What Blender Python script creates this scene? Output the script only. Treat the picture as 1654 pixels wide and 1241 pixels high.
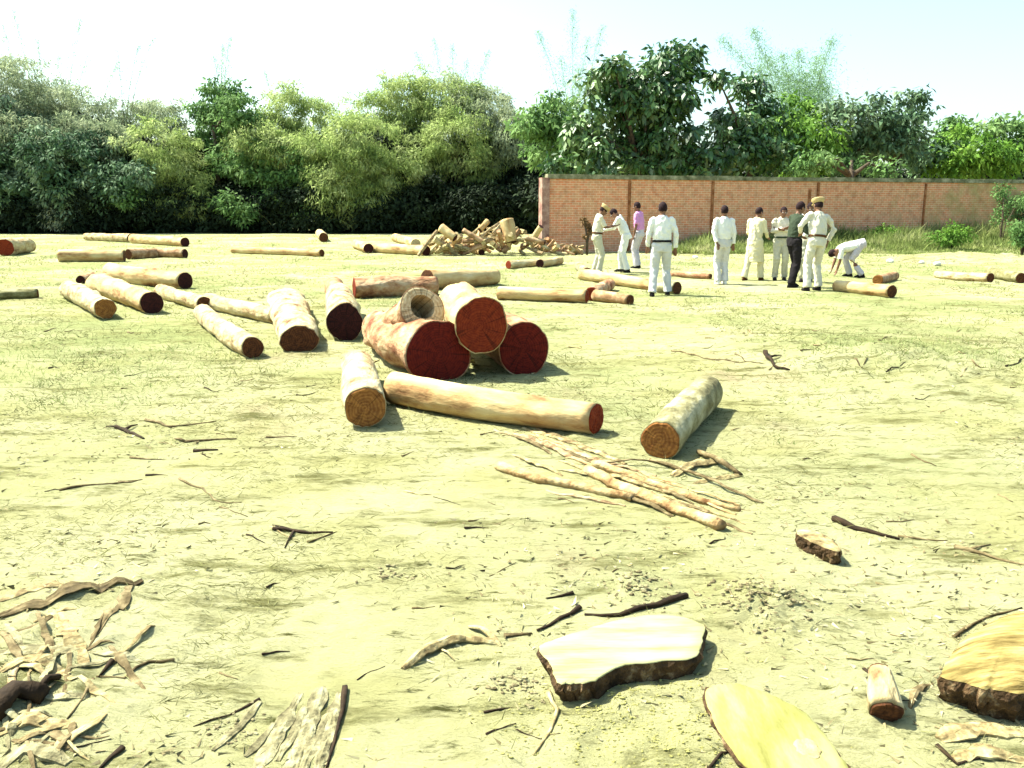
import bpy, bmesh, math, random
import numpy as np
from mathutils import Vector, Matrix, Quaternion

# ------------------------------------------------------------------ clear, camera, world, sun, exposure
for o in list(bpy.data.objects): bpy.data.objects.remove(o)
SC = bpy.context.scene
COL = SC.collection
PITCH = math.radians(11.6); F = 1376.0; CH = 1.55
cam_d = bpy.data.cameras.new('camera'); cam = bpy.data.objects.new('camera', cam_d); COL.objects.link(cam)
cam_d.sensor_width = 36; cam_d.lens = 36 * F / 1654; cam_d.clip_start = 0.05; cam_d.clip_end = 3000
cam.location = (0, 0, CH); cam.rotation_euler = (math.radians(90) - PITCH, 0, 0)
SC.camera = cam

SUN_EL = math.radians(55); SUN_AZ = math.radians(-66)      # azimuth from +Y, clockwise positive; the sun is to the left, slightly behind the scene
W = bpy.data.worlds.new('World'); SC.world = W; W.use_nodes = True
wn = W.node_tree.nodes; wl = W.node_tree.links
bg = wn['Background']; bg.inputs['Strength'].default_value = 0.11
sky = wn.new('ShaderNodeTexSky'); sky.sky_type = 'NISHITA'; sky.sun_disc = False
sky.sun_elevation = SUN_EL; sky.sun_rotation = SUN_AZ
sky.air_density = 1.0; sky.dust_density = 2.5; sky.ozone_density = 1.0
tint = wn.new('ShaderNodeMix'); tint.data_type = 'RGBA'; tint.blend_type = 'MULTIPLY'; tint.inputs[0].default_value = 1
tint.inputs[7].default_value = (0.96, 1.06, 0.96, 1)
wl.new(sky.outputs[0], tint.inputs[6]); wl.new(tint.outputs[2], bg.inputs['Color'])
sl = bpy.data.lights.new('sun', 'SUN'); sl.energy = 5.0; sl.angle = math.radians(0.5); sl.color = (1, 0.985, 0.82)
so = bpy.data.objects.new('sun', sl); COL.objects.link(so)
sdir = Vector((math.sin(SUN_AZ) * math.cos(SUN_EL), math.cos(SUN_AZ) * math.cos(SUN_EL), math.sin(SUN_EL)))
so.rotation_euler = sdir.to_track_quat('Z', 'Y').to_euler(); so.location = (-20, 10, 30)
SC.view_settings.view_transform = 'Standard'; SC.view_settings.look = 'None'
SC.view_settings.exposure = 1.7; SC.view_settings.gamma = 1
SC.render.engine = 'CYCLES'
SC.cycles.max_bounces = 5; SC.cycles.diffuse_bounces = 2; SC.cycles.transmission_bounces = 3; SC.cycles.glossy_bounces = 1

# ------------------------------------------------------------------ ground height
def vnoise(x, y, seed=0):
    x = np.asarray(x, float); y = np.asarray(y, float)
    xi = np.floor(x).astype(np.int64); yi = np.floor(y).astype(np.int64); fx = x - xi; fy = y - yi
    fx = fx * fx * (3 - 2 * fx); fy = fy * fy * (3 - 2 * fy)
    def h(a, b):
        n = (a * 374761393 + b * 668265263 + seed * 1442695041) & 0xffffffff
        n = ((n ^ (n >> 13)) * 1274126177) & 0xffffffff
        return ((n ^ (n >> 16)) & 0xffff) / 65535.0
    return (h(xi, yi) * (1 - fx) + h(xi + 1, yi) * fx) * (1 - fy) + (h(xi, yi + 1) * (1 - fx) + h(xi + 1, yi + 1) * fx) * fy - 0.5
MOUNDS = [(1232, 985, .20, .045), (1028, 950, .10, .03), (60, 1120, .5, .05), (1330, 575, 1.6, .10), (1470, 600, 1.2, .10), (1575, 425, 3.0, .22),
          (640, 930, .3, .02), (1440, 1150, .22, .03), (150, 960, .5, .04), (980, 1180, .5, .02)]
def ray(u, v):
    x = (u - 827) / F; y = (620.5 - v) / F
    return (x, math.cos(PITCH) + y * math.sin(PITCH), -math.sin(PITCH) + y * math.cos(PITCH))
def flat(u, v, z=0):
    d = ray(u, v); t = (CH - z) / -d[2]; return d[0] * t, d[1] * t, t
MW = [flat(u, v)[:2] + (r, h) for u, v, r, h in MOUNDS]
def gh(x, y):
    x = np.asarray(x, float); y = np.asarray(y, float)
    z = .05 * vnoise(x * .35, y * .35, 1) + .028 * vnoise(x * 1.3, y * 1.3, 2) + .016 * vnoise(x * 4.1, y * 4.1, 3) + .015 * vnoise(x * 11, y * 11, 4) + .010 * vnoise(x * 26, y * 26, 5)
    far = np.clip((y - 20) / 30, 0, 1); z = z * (1 - far * .5)
    for mx, my, r, h in MW: z = z + h * np.exp(-((x - mx) ** 2 + (y - my) ** 2) / (r * r)) * (1 + .9 * vnoise(x * 9 / max(r, .3), y * 9 / max(r, .3), 7))
    return z
def gz(x, y): return float(gh(x, y))
def G(u, v, z=0):                                             # the ground point seen at a pixel of the photo
    x, y, t = flat(u, v, z)
    x, y, t = flat(u, v, z + gz(x, y)); return Vector((x, y, gz(x, y) + z))
def AT(u, v, Y):
    d = ray(u, v); t = Y / d[1]; return Vector((d[0] * t, Y, CH + d[2] * t))
def E(u, v, dpx, sink=.01):                                   # centre and radius of a log lying on the ground
    z = .1
    for _ in range(6):
        x, y, t = flat(u, v, z); r = dpx / 2 * t / F; z = r + gz(x, y) - sink
    return Vector((x, y, z)), r

# ------------------------------------------------------------------ helpers
def tag(o, label=None, cat=None, group=None, kind=None):
    if label: o['label'] = label
    if cat: o['category'] = cat
    if group: o['group'] = group
    if kind: o['kind'] = kind
    return o
def empty(name, loc=(0, 0, 0), rot=None):
    o = bpy.data.objects.new(name, None); COL.objects.link(o); o.location = loc; o.empty_display_size = .1
    if rot is not None: o.rotation_mode = 'QUATERNION'; o.rotation_quaternion = rot
    return o
def link(name, me, m, parent=None, smooth=True):
    if isinstance(me, bmesh.types.BMesh):
        bm = me; me = bpy.data.meshes.new(name); bmesh.ops.recalc_face_normals(bm, faces=bm.faces); bm.to_mesh(me); bm.free()
    if smooth: me.polygons.foreach_set('use_smooth', [True] * len(me.polygons))
    o = bpy.data.objects.new(name, me); COL.objects.link(o)
    if m: me.materials.append(m)
    if parent: o.parent = parent
    return o
def npmesh(name, V, Fq):
    me = bpy.data.meshes.new(name); V = np.asarray(V, np.float32); Fq = np.asarray(Fq, np.int32)
    me.vertices.add(len(V)); me.vertices.foreach_set('co', V.ravel())
    n, k = Fq.shape; me.loops.add(n * k); me.loops.foreach_set('vertex_index', Fq.ravel())
    me.polygons.add(n); me.polygons.foreach_set('loop_start', np.arange(0, n * k, k, dtype=np.int32)); me.polygons.foreach_set('loop_total', np.full(n, k, dtype=np.int32))
    me.update(calc_edges=True); return me
def C4(c): return (c[0], c[1], c[2], 1)

# ------------------------------------------------------------------ materials
def mat(name, cols, scale=5.0, stretch=(1, 1, 1), rough=.85, bump=.3, bscale=None, detail=6, spec=.15, coord='Object', trans=0, pos=None, bdist=.01, island=0):
    m = bpy.data.materials.new(name); m.use_nodes = True; nt = m.node_tree; n = nt.nodes; l = nt.links; p = n['Principled BSDF']
    tc = n.new('ShaderNodeTexCoord'); mp = n.new('ShaderNodeMapping'); mp.inputs['Scale'].default_value = stretch
    l.new(tc.outputs[coord], mp.inputs[0])
    nz = n.new('ShaderNodeTexNoise'); nz.inputs['Scale'].default_value = scale; nz.inputs['Detail'].default_value = detail; nz.inputs['Roughness'].default_value = .65
    l.new(mp.outputs[0], nz.inputs['Vector'])
    cr = n.new('ShaderNodeValToRGB'); e = cr.color_ramp.elements
    ps = pos or [.33 + .34 * i / max(1, len(cols) - 1) for i in range(len(cols))]
    e[0].position = ps[0]; e[0].color = C4(cols[0]); e[1].position = ps[-1]; e[1].color = C4(cols[-1])
    for q, c in zip(ps[1:-1], cols[1:-1]): x = e.new(q); x.color = C4(c)
    l.new(nz.outputs[0], cr.inputs[0]); out = cr.outputs[0]
    if island:
        ge = n.new('ShaderNodeNewGeometry'); mr = n.new('ShaderNodeMapRange'); mr.inputs[3].default_value = 1 - island; mr.inputs[4].default_value = 1 + island
        l.new(ge.outputs['Random Per Island'], mr.inputs[0]); hs = n.new('ShaderNodeHueSaturation'); l.new(out, hs.inputs['Color']); l.new(mr.outputs[0], hs.inputs['Value']); out = hs.outputs[0]
    l.new(out, p.inputs['Base Color'])
    p.inputs['Roughness'].default_value = rough; p.inputs['Specular IOR Level'].default_value = spec
    if bump:
        n2 = n.new('ShaderNodeTexNoise'); n2.inputs['Scale'].default_value = bscale or scale * 4; n2.inputs['Detail'].default_value = 5
        l.new(mp.outputs[0], n2.inputs['Vector']); b = n.new('ShaderNodeBump'); b.inputs['Strength'].default_value = bump; b.inputs['Distance'].default_value = bdist
        l.new(n2.outputs[0], b.inputs['Height']); l.new(b.outputs[0], p.inputs['Normal'])
    if trans:
        tr = n.new('ShaderNodeBsdfTranslucent'); l.new(out, tr.inputs[0]); mx = n.new('ShaderNodeMixShader'); mx.inputs[0].default_value = trans
        l.new(p.outputs[0], mx.inputs[1]); l.new(tr.outputs[0], mx.inputs[2]); l.new(mx.outputs[0], n['Material Output'].inputs[0])
    return m
def cut_mat(name, dark, light, ringscale=90):
    m = bpy.data.materials.new(name); m.use_nodes = True; nt = m.node_tree; n = nt.nodes; l = nt.links; p = n['Principled BSDF']
    tc = n.new('ShaderNodeTexCoord'); mp = n.new('ShaderNodeMapping'); mp.inputs['Scale'].default_value = (0, 1, 1); l.new(tc.outputs['Object'], mp.inputs[0])
    nz = n.new('ShaderNodeTexNoise'); nz.inputs['Scale'].default_value = 9; nz.inputs['Detail'].default_value = 5; l.new(mp.outputs[0], nz.inputs[0])
    ln = n.new('ShaderNodeVectorMath'); ln.operation = 'LENGTH'; l.new(mp.outputs[0], ln.inputs[0])
    a = n.new('ShaderNodeMath'); a.operation = 'MULTIPLY_ADD'; l.new(nz.outputs[0], a.inputs[0]); a.inputs[1].default_value = .08; l.new(ln.outputs['Value'], a.inputs[2])
    s = n.new('ShaderNodeMath'); s.operation = 'MULTIPLY'; l.new(a.outputs[0], s.inputs[0]); s.inputs[1].default_value = ringscale * 3
    si = n.new('ShaderNodeMath'); si.operation = 'SINE'; l.new(s.outputs[0], si.inputs[0])
    n3 = n.new('ShaderNodeTexNoise'); n3.inputs['Scale'].default_value = 26; n3.inputs['Detail'].default_value = 7; l.new(tc.outputs['Object'], n3.inputs[0])
    k = n.new('ShaderNodeMath'); k.operation = 'MULTIPLY_ADD'; l.new(si.outputs[0], k.inputs[0]); k.inputs[1].default_value = .11; l.new(n3.outputs[0], k.inputs[2])
    cr = n.new('ShaderNodeValToRGB'); e = cr.color_ramp.elements; e[0].position = .3; e[0].color = C4(dark); e[1].position = .72; e[1].color = C4(light)
    l.new(k.outputs[0], cr.inputs[0])
    sx = n.new('ShaderNodeSeparateXYZ'); l.new(mp.outputs[0], sx.inputs[0]); at = n.new('ShaderNodeMath'); at.operation = 'ARCTAN2'; l.new(sx.outputs['Y'], at.inputs[0]); l.new(sx.outputs['Z'], at.inputs[1])
    am = n.new('ShaderNodeMath'); am.operation = 'MULTIPLY'; l.new(at.outputs[0], am.inputs[0]); am.inputs[1].default_value = 3.2
    oi = n.new('ShaderNodeObjectInfo'); om = n.new('ShaderNodeMath'); om.operation = 'MULTIPLY'; l.new(oi.outputs['Random'], om.inputs[0]); om.inputs[1].default_value = 60
    cx = n.new('ShaderNodeCombineXYZ'); l.new(am.outputs[0], cx.inputs[0]); l.new(ln.outputs['Value'], cx.inputs[1]); l.new(om.outputs[0], cx.inputs[2])
    cn = n.new('ShaderNodeTexNoise'); cn.inputs['Scale'].default_value = 2.6; cn.inputs['Detail'].default_value = 3; l.new(cx.outputs[0], cn.inputs[0])
    cm = n.new('ShaderNodeMapRange'); cm.inputs[1].default_value = .36; cm.inputs[2].default_value = .42; cm.inputs[3].default_value = .5; cm.inputs[4].default_value = 1; l.new(cn.outputs[0], cm.inputs[0])
    hs = n.new('ShaderNodeHueSaturation'); l.new(cm.outputs[0], hs.inputs['Value']); l.new(cr.outputs[0], hs.inputs['Color']); l.new(hs.outputs[0], p.inputs['Base Color']); p.inputs['Roughness'].default_value = .8; p.inputs['Specular IOR Level'].default_value = .15
    b = n.new('ShaderNodeBump'); b.inputs['Strength'].default_value = .7; b.inputs['Distance'].default_value = .006; l.new(k.outputs[0], b.inputs['Height']); l.new(b.outputs[0], p.inputs['Normal'])
    return m
BARK = {
 'pale': mat('pale_bark', [(.12, .06, .025), (.34, .25, .125), (.46, .38, .21), (.54, .48, .30)], 6, (.5, 1, 1), bump=1, bscale=18, bdist=.03),
 'cream': mat('cream_stripped_wood', [(.16, .065, .025), (.38, .24, .105), (.48, .36, .175), (.54, .44, .25)], 4, (.35, 1, 1), bump=.8, bscale=16, bdist=.02),
 'rosy': mat('rosy_bark', [(.13, .035, .015), (.34, .19, .10), (.48, .36, .22)], 5, (.6, 1, 1), bump=1, bscale=18, bdist=.03),
 'grey': mat('grey_green_bark', [(.06, .05, .02), (.22, .20, .10), (.42, .39, .25)], 6, (.6, 1, 1), bump=.8, bscale=24, bdist=.015),
 'mossy': mat('mossy_dark_bark', [(.07, .06, .02), (.17, .16, .07), (.3, .28, .16)], 7, (.7, 1, 1), bump=.8),
 'brown': mat('brown_bark', [(.14, .07, .03), (.27, .16, .08), (.42, .30, .18)], 7, (.7, 1, 1), bump=.8),
}
CUT = {
 'red': cut_mat('dark_red_cut_wood', (.07, .004, .003), (.14, .012, .005)),
 'orange': cut_mat('orange_brown_cut_wood', (.12, .013, .004), (.22, .032, .008)),
 'tan': cut_mat('tan_cut_wood', (.15, .055, .014), (.30, .13, .032)),
 'plum': cut_mat('near_black_cut_wood', (.018, .004, .004), (.045, .010, .008)),
 'dark': cut_mat('dark_brown_cut_wood', (.04, .014, .006), (.11, .04, .014)),
 'pale': cut_mat('pale_cut_wood', (.34, .24, .12), (.54, .45, .27), 60),
}
M_dark = mat('shade_dark_stick', [(.012, .007, .004), (.04, .024, .012)], 14, bump=.7)  # near-black brown paints in the shaded undersides of the sticks
M_stick = mat('brown_stick', [(.035, .024, .01), (.11, .08, .036), (.25, .20, .105)], 12, bump=.7)
M_straw = mat('pale_strip_wood', [(.06, .035, .014), (.25, .195, .09), (.42, .37, .20)], 16, (1, 1, 1), bump=.6)
M_tan = mat('tan_branch_wood', [(.10, .045, .015), (.32, .21, .095), (.46, .37, .20)], 7, bump=.9, bdist=.02)
M_rosestrip = mat('rosy_strip_wood', [(.10, .055, .025), (.30, .215, .115), (.42, .35, .21)], 13, bump=.6)
M_slabtop = mat('fresh_sawn_slab', [(.20, .19, .07), (.33, .32, .155), (.40, .39, .22)], 3, (.8, 5, 1), bump=.6, bscale=9, bdist=.006)
M_ovaltop = mat('yellow_sawn_slab', [(.13, .125, .03), (.235, .23, .07), (.33, .32, .13)], 3.5, (3.2, .9, 1), bump=.6, bscale=9, bdist=.006)
M_slabedge = mat('slab_bark_edge', [(.02, .012, .006), (.08, .045, .02), (.3, .22, .12)], 16, bump=1, bdist=.02, pos=[.35, .55, .72])
M_knot = mat('slab_knot', [(.20, .15, .06), (.42, .35, .18)], 20, bump=.6)

# ------------------------------------------------------------------ ground: one sheet to the horizon
def build_ground():
    ys = [-40, -15, -5, -1, .5]; y = 1.2
    while y < 72: ys.append(y); y *= 1.0115
    ys += [80, 100, 140, 220, 400, 900]; ys = np.array(ys); nc = 420
    s = np.linspace(-1, 1, nc)
    rows = []
    for y in ys:
        w = 1.15 * abs(y) + 4; xs = s * w; xs = np.concatenate([[-1200, -w * 1.6], xs, [w * 1.6, 1200]]) if w * 1.6 < 1200 else np.linspace(-1200, 1200, nc + 4)
        rows.append(np.stack([xs, np.full_like(xs, y)], 1))
    P = np.concatenate(rows); Z = gh(P[:, 0], P[:, 1]); V = np.column_stack([P, Z]); nr = len(ys); k = nc + 4
    i = (np.arange(nr - 1)[:, None] * k + np.arange(k - 1)[None]).ravel(); Fq = np.stack([i, i + 1, i + k + 1, i + k], 1)
    m = bpy.data.materials.new('dry_field'); m.use_nodes = True; nt = m.node_tree; n = nt.nodes; l = nt.links; p = n['Principled BSDF']
    tc = n.new('ShaderNodeTexCoord')
    def noise(sc, det, st=(1, 1, 1), ro=.6):
        mp = n.new('ShaderNodeMapping'); mp.inputs['Scale'].default_value = st; l.new(tc.outputs['Object'], mp.inputs[0])
        z = n.new('ShaderNodeTexNoise'); z.inputs['Scale'].default_value = sc; z.inputs['Detail'].default_value = det; z.inputs['Roughness'].default_value = ro; l.new(mp.outputs[0], z.inputs[0]); return z.outputs[0]
    def ramp(src, a, b):
        r = n.new('ShaderNodeMapRange'); r.inputs[1].default_value = a; r.inputs[2].default_value = b; l.new(src, r.inputs[0]); return r.outputs[0]
    def mixc(f, a, b):
        x = n.new('ShaderNodeMix'); x.data_type = 'RGBA'; l.new(f, x.inputs[0])
        for q, c in ((6, a), (7, b)):
            if isinstance(c, tuple): x.inputs[q].default_value = C4(c)
            else: l.new(c, x.inputs[q])
        return x.outputs[2]
    straw = (.385, .372, .175); pale = (.48, .465, .27); green = (.265, .292, .125); dirt = (.36, .295, .185); dark = (.075, .075, .025)
    c = mixc(ramp(noise(.9, 5), .38, .62), straw, pale)
    c = mixc(ramp(noise(.22, 4), .50, .68), c, green)
    c = mixc(ramp(noise(.5, 5, (1.3, .8, 1)), .56, .72), c, dirt)
    sep = n.new('ShaderNodeSeparateXYZ'); l.new(tc.outputs['Object'], sep.inputs[0])
    gm = n.new('ShaderNodeMath'); gm.operation = 'MULTIPLY'; l.new(ramp(sep.outputs['Y'], 5, 10), gm.inputs[0]); l.new(ramp(noise(.35, 6), .44, .62), gm.inputs[1]); c = mixc(gm.outputs[0], c, green)
    c = mixc(ramp(noise(.75, 10, (.5, 1.2, 1), .74), .54, .67), c, (.235, .228, .095))
    c = mixc(ramp(noise(2.6, 10, (.45, 1.5, 1), .76), .53, .63), c, (.165, .16, .065))
    c = mixc(ramp(noise(6.5, 10, (.5, 2.0, 1), .8), .56, .64), c, dark)
    l.new(c, p.inputs['Base Color']); p.inputs['Roughness'].default_value = 1; p.inputs['Specular IOR Level'].default_value = 0
    b = n.new('ShaderNodeBump'); b.inputs['Strength'].default_value = .8; b.inputs['Distance'].default_value = .06; l.new(noise(11, 10, (.8, 1.5, 1), .8), b.inputs['Height'])
    b2 = n.new('ShaderNodeBump'); b2.inputs['Strength'].default_value = .7; b2.inputs['Distance'].default_value = .22; l.new(noise(1.9, 10, (.6, 1.4, 1), .75), b2.inputs['Height']); l.new(b.outputs[0], b2.inputs['Normal']); l.new(b2.outputs[0], p.inputs['Normal'])
    tag(link('ground', npmesh('ground', V, Fq), m), kind='structure')
build_ground()

RNG = np.random.default_rng(7); random.seed(11)
def nrm(a): return a / np.maximum(np.linalg.norm(a, axis=1, keepdims=True), 1e-9)
def blades(name, pos, dirs, L, Wd, m, label, cat, parent=None, kind='stuff'):    # thin triangles
    side = nrm(np.cross(dirs, RNG.normal(size=dirs.shape)))
    L = L[:, None]; Wd = Wd[:, None]
    V = np.stack([pos - side * Wd / 2, pos + side * Wd / 2, pos + dirs * L], 1).reshape(-1, 3)
    Fq = np.arange(len(V)).reshape(-1, 3)
    return tag(link(name, npmesh(name, V, Fq), m, smooth=False), label, cat, kind=kind)
def field(n, y0, y1, power=1.0):
    t = RNG.random(n) ** power; y = y0 * (y1 / y0) ** t; x = RNG.uniform(-1, 1, n) * (y * .66 + .5)
    return x, y
M_grass = mat('dry_grass_blades', [(.06, .06, .02), (.20, .20, .075), (.42, .41, .22)], 2.2, bump=0, trans=.2, island=.3)
M_green = mat('green_grass_blades', [(.10, .14, .035), (.20, .26, .08), (.34, .38, .16)], 1.5, bump=0, trans=.3, island=.3)
M_litter = mat('leaf_litter', [(.06, .045, .02), (.24, .2, .1), (.46, .44, .28)], 2.5, bump=0, island=.45)
M_tuft = mat('olive_straw_tuft', [(.05, .055, .015), (.15, .16, .05), (.36, .35, .16)], 1.1, bump=0, trans=.15, island=.4)
def lay_grass():
    n = 120000; x, y = field(n, 1.9, 36); keep = (vnoise(x * .8, y * .8, 21) + vnoise(x * 3, y * 3, 22) * .6 + RNG.normal(0, .12, n)) > -.02
    x, y = x[keep], y[keep]; n = len(x); a = RNG.normal(0, .9, n) + (RNG.random(n) > .5) * math.pi
    d = nrm(np.stack([np.cos(a), np.sin(a) * .8, np.abs(RNG.normal(.18, .3, n))], 1)); s = (1 + y * .055)
    blades('dry_grass', np.stack([x, y, gh(x, y)], 1), d, RNG.uniform(.02, .06, n) * s, .0022 * s ** 1.4 * RNG.uniform(.6, 1.5, n), M_grass, 'short dry straw grass pressed flat all over the pale field', 'grass')
    n = 45000; x, y = field(n, 5.5, 40); keep = (vnoise(x * .45, y * .45, 31) + vnoise(x * 2.2, y * 2.2, 32) * .5 + (np.abs(x) / (y + 3)) * .25 + RNG.normal(0, .05, n)) > .17
    x, y = x[keep], y[keep]; n = len(x); d = nrm(np.stack([RNG.normal(0, .5, n), RNG.normal(0, .5, n), RNG.uniform(.3, 1, n)], 1)); s = (1 + y * .06)
    blades('green_grass', np.stack([x, y, gh(x, y)], 1), d, RNG.uniform(.015, .045, n) * s, .004 * s * RNG.uniform(.6, 1.5, n), M_green, 'low green grass growing in patches of the field', 'grass')
    n = 90000; x, y = field(n, 6, 52, .8); q = vnoise(x * .9, y * .5, 61) + vnoise(x * 3.1, y * 2.1, 62) * .8 + RNG.normal(0, .06, n); x, y = x[q > .16], y[q > .16]; n = len(x)
    d = nrm(np.stack([RNG.normal(0, .8, n), RNG.normal(0, .5, n), RNG.uniform(.15, .8, n)], 1)); s = (.7 + y * .045)
    blades('straw_tufts', np.stack([x, y, gh(x, y)], 1), d, RNG.uniform(.03, .08, n) * s, .005 * s * RNG.uniform(.6, 1.5, n), M_tuft, 'olive and straw coloured tufts of trampled grass in the middle of the field', 'grass')
    n = 15000; x, y = field(n, 1.9, 14); keep = (vnoise(x * 1.1, y * 1.1, 41) + RNG.normal(0, .15, n)) > .05
    x, y = x[keep], y[keep]; n = len(x); a = RNG.uniform(0, 6.28, n); d = nrm(np.stack([np.cos(a), np.sin(a), RNG.normal(.1, .2, n)], 1))
    blades('leaf_litter', np.stack([x, y, gh(x, y) + .003], 1), d, RNG.uniform(.012, .05, n), RNG.uniform(.004, .014, n), M_litter, 'small dry chips, leaf bits and straw scattered over the near ground', 'litter')
lay_grass()

# ------------------------------------------------------------------ brick wall
def box(bm, x0, x1, y0, y1, z0, z1, bev=0):
    vs = [bm.verts.new((x, y, z)) for x in (x0, x1) for y in (y0, y1) for z in (z0, z1)]
    for f in ((0, 1, 3, 2), (4, 6, 7, 5), (0, 4, 5, 1), (2, 3, 7, 6), (0, 2, 6, 4), (1, 5, 7, 3)): bm.faces.new([vs[i] for i in f])
def brick_mat():
    m = bpy.data.materials.new('pink_brickwork'); m.use_nodes = True; nt = m.node_tree; n = nt.nodes; l = nt.links; p = n['Principled BSDF']
    tc = n.new('ShaderNodeTexCoord'); mp = n.new('ShaderNodeMapping'); mp.inputs['Rotation'].default_value = (math.radians(90), 0, 0); l.new(tc.outputs['Object'], mp.inputs[0])
    br = n.new('ShaderNodeTexBrick'); br.inputs['Scale'].default_value = 1; br.inputs['Brick Width'].default_value = .23; br.inputs['Row Height'].default_value = .085; br.inputs['Mortar Size'].default_value = .010
    br.inputs['Color1'].default_value = (.66, .24, .12, 1); br.inputs['Color2'].default_value = (.58, .30, .16, 1); br.inputs['Mortar'].default_value = (.70, .48, .33, 1)
    l.new(mp.outputs[0], br.inputs['Vector'])
    nz = n.new('ShaderNodeTexNoise'); nz.inputs['Scale'].default_value = 1.1; nz.inputs['Detail'].default_value = 8; nz.inputs['Roughness'].default_value = .7; l.new(tc.outputs['Object'], nz.inputs[0])
    sp = n.new('ShaderNodeSeparateXYZ'); l.new(tc.outputs['Object'], sp.inputs[0])
    mr = n.new('ShaderNodeMapRange'); mr.inputs[1].default_value = 12; mr.inputs[2].default_value = 21; mr.inputs[3].default_value = -.10; mr.inputs[4].default_value = .18; l.new(sp.outputs['X'], mr.inputs[0])
    ad = n.new('ShaderNodeMath'); l.new(nz.outputs[0], ad.inputs[0]); l.new(mr.outputs[0], ad.inputs[1])
    r2 = n.new('ShaderNodeMapRange'); r2.inputs[1].default_value = .50; r2.inputs[2].default_value = .72; r2.inputs[4].default_value = .8; l.new(ad.outputs[0], r2.inputs[0])
    mx = n.new('ShaderNodeMix'); mx.data_type = 'RGBA'; l.new(r2.outputs[0], mx.inputs[0]); l.new(br.outputs['Color'], mx.inputs[6]); mx.inputs[7].default_value = (.36, .31, .13, 1)
    n2 = n.new('ShaderNodeTexNoise'); n2.inputs['Scale'].default_value = 4; n2.inputs['Detail'].default_value = 8; l.new(tc.outputs['Object'], n2.inputs[0])
    r3 = n.new('ShaderNodeMapRange'); r3.inputs[1].default_value = .46; r3.inputs[2].default_value = .78; r3.inputs[4].default_value = .7; l.new(n2.outputs[0], r3.inputs[0])
    m2 = n.new('ShaderNodeMix'); m2.data_type = 'RGBA'; l.new(r3.outputs[0], m2.inputs[0]); l.new(mx.outputs[2], m2.inputs[6]); m2.inputs[7].default_value = (.30, .12, .06, 1)
    l.new(m2.outputs[2], p.inputs['Base Color']); p.inputs['Roughness'].default_value = .95; p.inputs['Specular IOR Level'].default_value = .05
    b = n.new('ShaderNodeBump'); b.inputs['Strength'].default_value = .5; b.inputs['Distance'].default_value = .01; l.new(br.outputs['Fac'], b.inputs['Height']); b.invert = True; l.new(b.outputs[0], p.inputs['Normal'])
    return m
WX0, WY0 = 1.33, 31.5
wang = math.atan2(6.0, 21.2)
def build_wall():
    w = empty('brick_wall', (WX0, WY0, 0)); w.rotation_euler = (0, 0, wang); w['label'] = 'long pinkish red brick boundary wall with grey coping behind the men'; w['category'] = 'wall'
    Lw = 34.0; m = brick_mat()
    bm = bmesh.new(); box(bm, 0, Lw, 0, .23, -.3, 2.62); link('brick_face', bm, m, w, False)
    bm = bmesh.new()
    x = -.06
    while x < Lw:
        L = random.uniform(1.1, 1.7); d = random.uniform(-.008, .008); box(bm, x, min(x + L, Lw + .05), -.06 + d, .29 + d, 2.622, 2.78 + random.uniform(-.012, .012)); x += L + .006
    link('coping', bm, mat('grey_green_coping', [(.06, .065, .03), (.17, .17, .10), (.34, .32, .22)], 3, bump=.6), w, False)
    mp = mat('orange_brown_pier', [(.15, .05, .02), (.28, .11, .045), (.36, .18, .09)], 5, bump=.6)
    for u in (1012, 1143, 1296, 1309, 1478, 1600):
        d = Vector(((u - 827) / F, 1)); # hit with wall line
        c, s = math.cos(wang), math.sin(wang); t = (WX0 * d.y - WY0 * d.x) / (s * d.x - c * d.y)
        wd = .10 if u < 1400 else .075
        bm = bmesh.new(); box(bm, t - wd / 2, t + wd / 2, -.05, -.002, -.2, 2.58 if u != 1296 else 2.3); link('pier', bm, mp, w, False)
    bm = bmesh.new(); box(bm, -.28, .003, -.08, .32, -.3, 2.66); link('end_pillar', bm, mat('stained_pink_pillar', [(.12, .05, .05), (.30, .17, .13), (.48, .33, .27)], 2.5, bump=.5), w, False)
build_wall()

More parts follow.
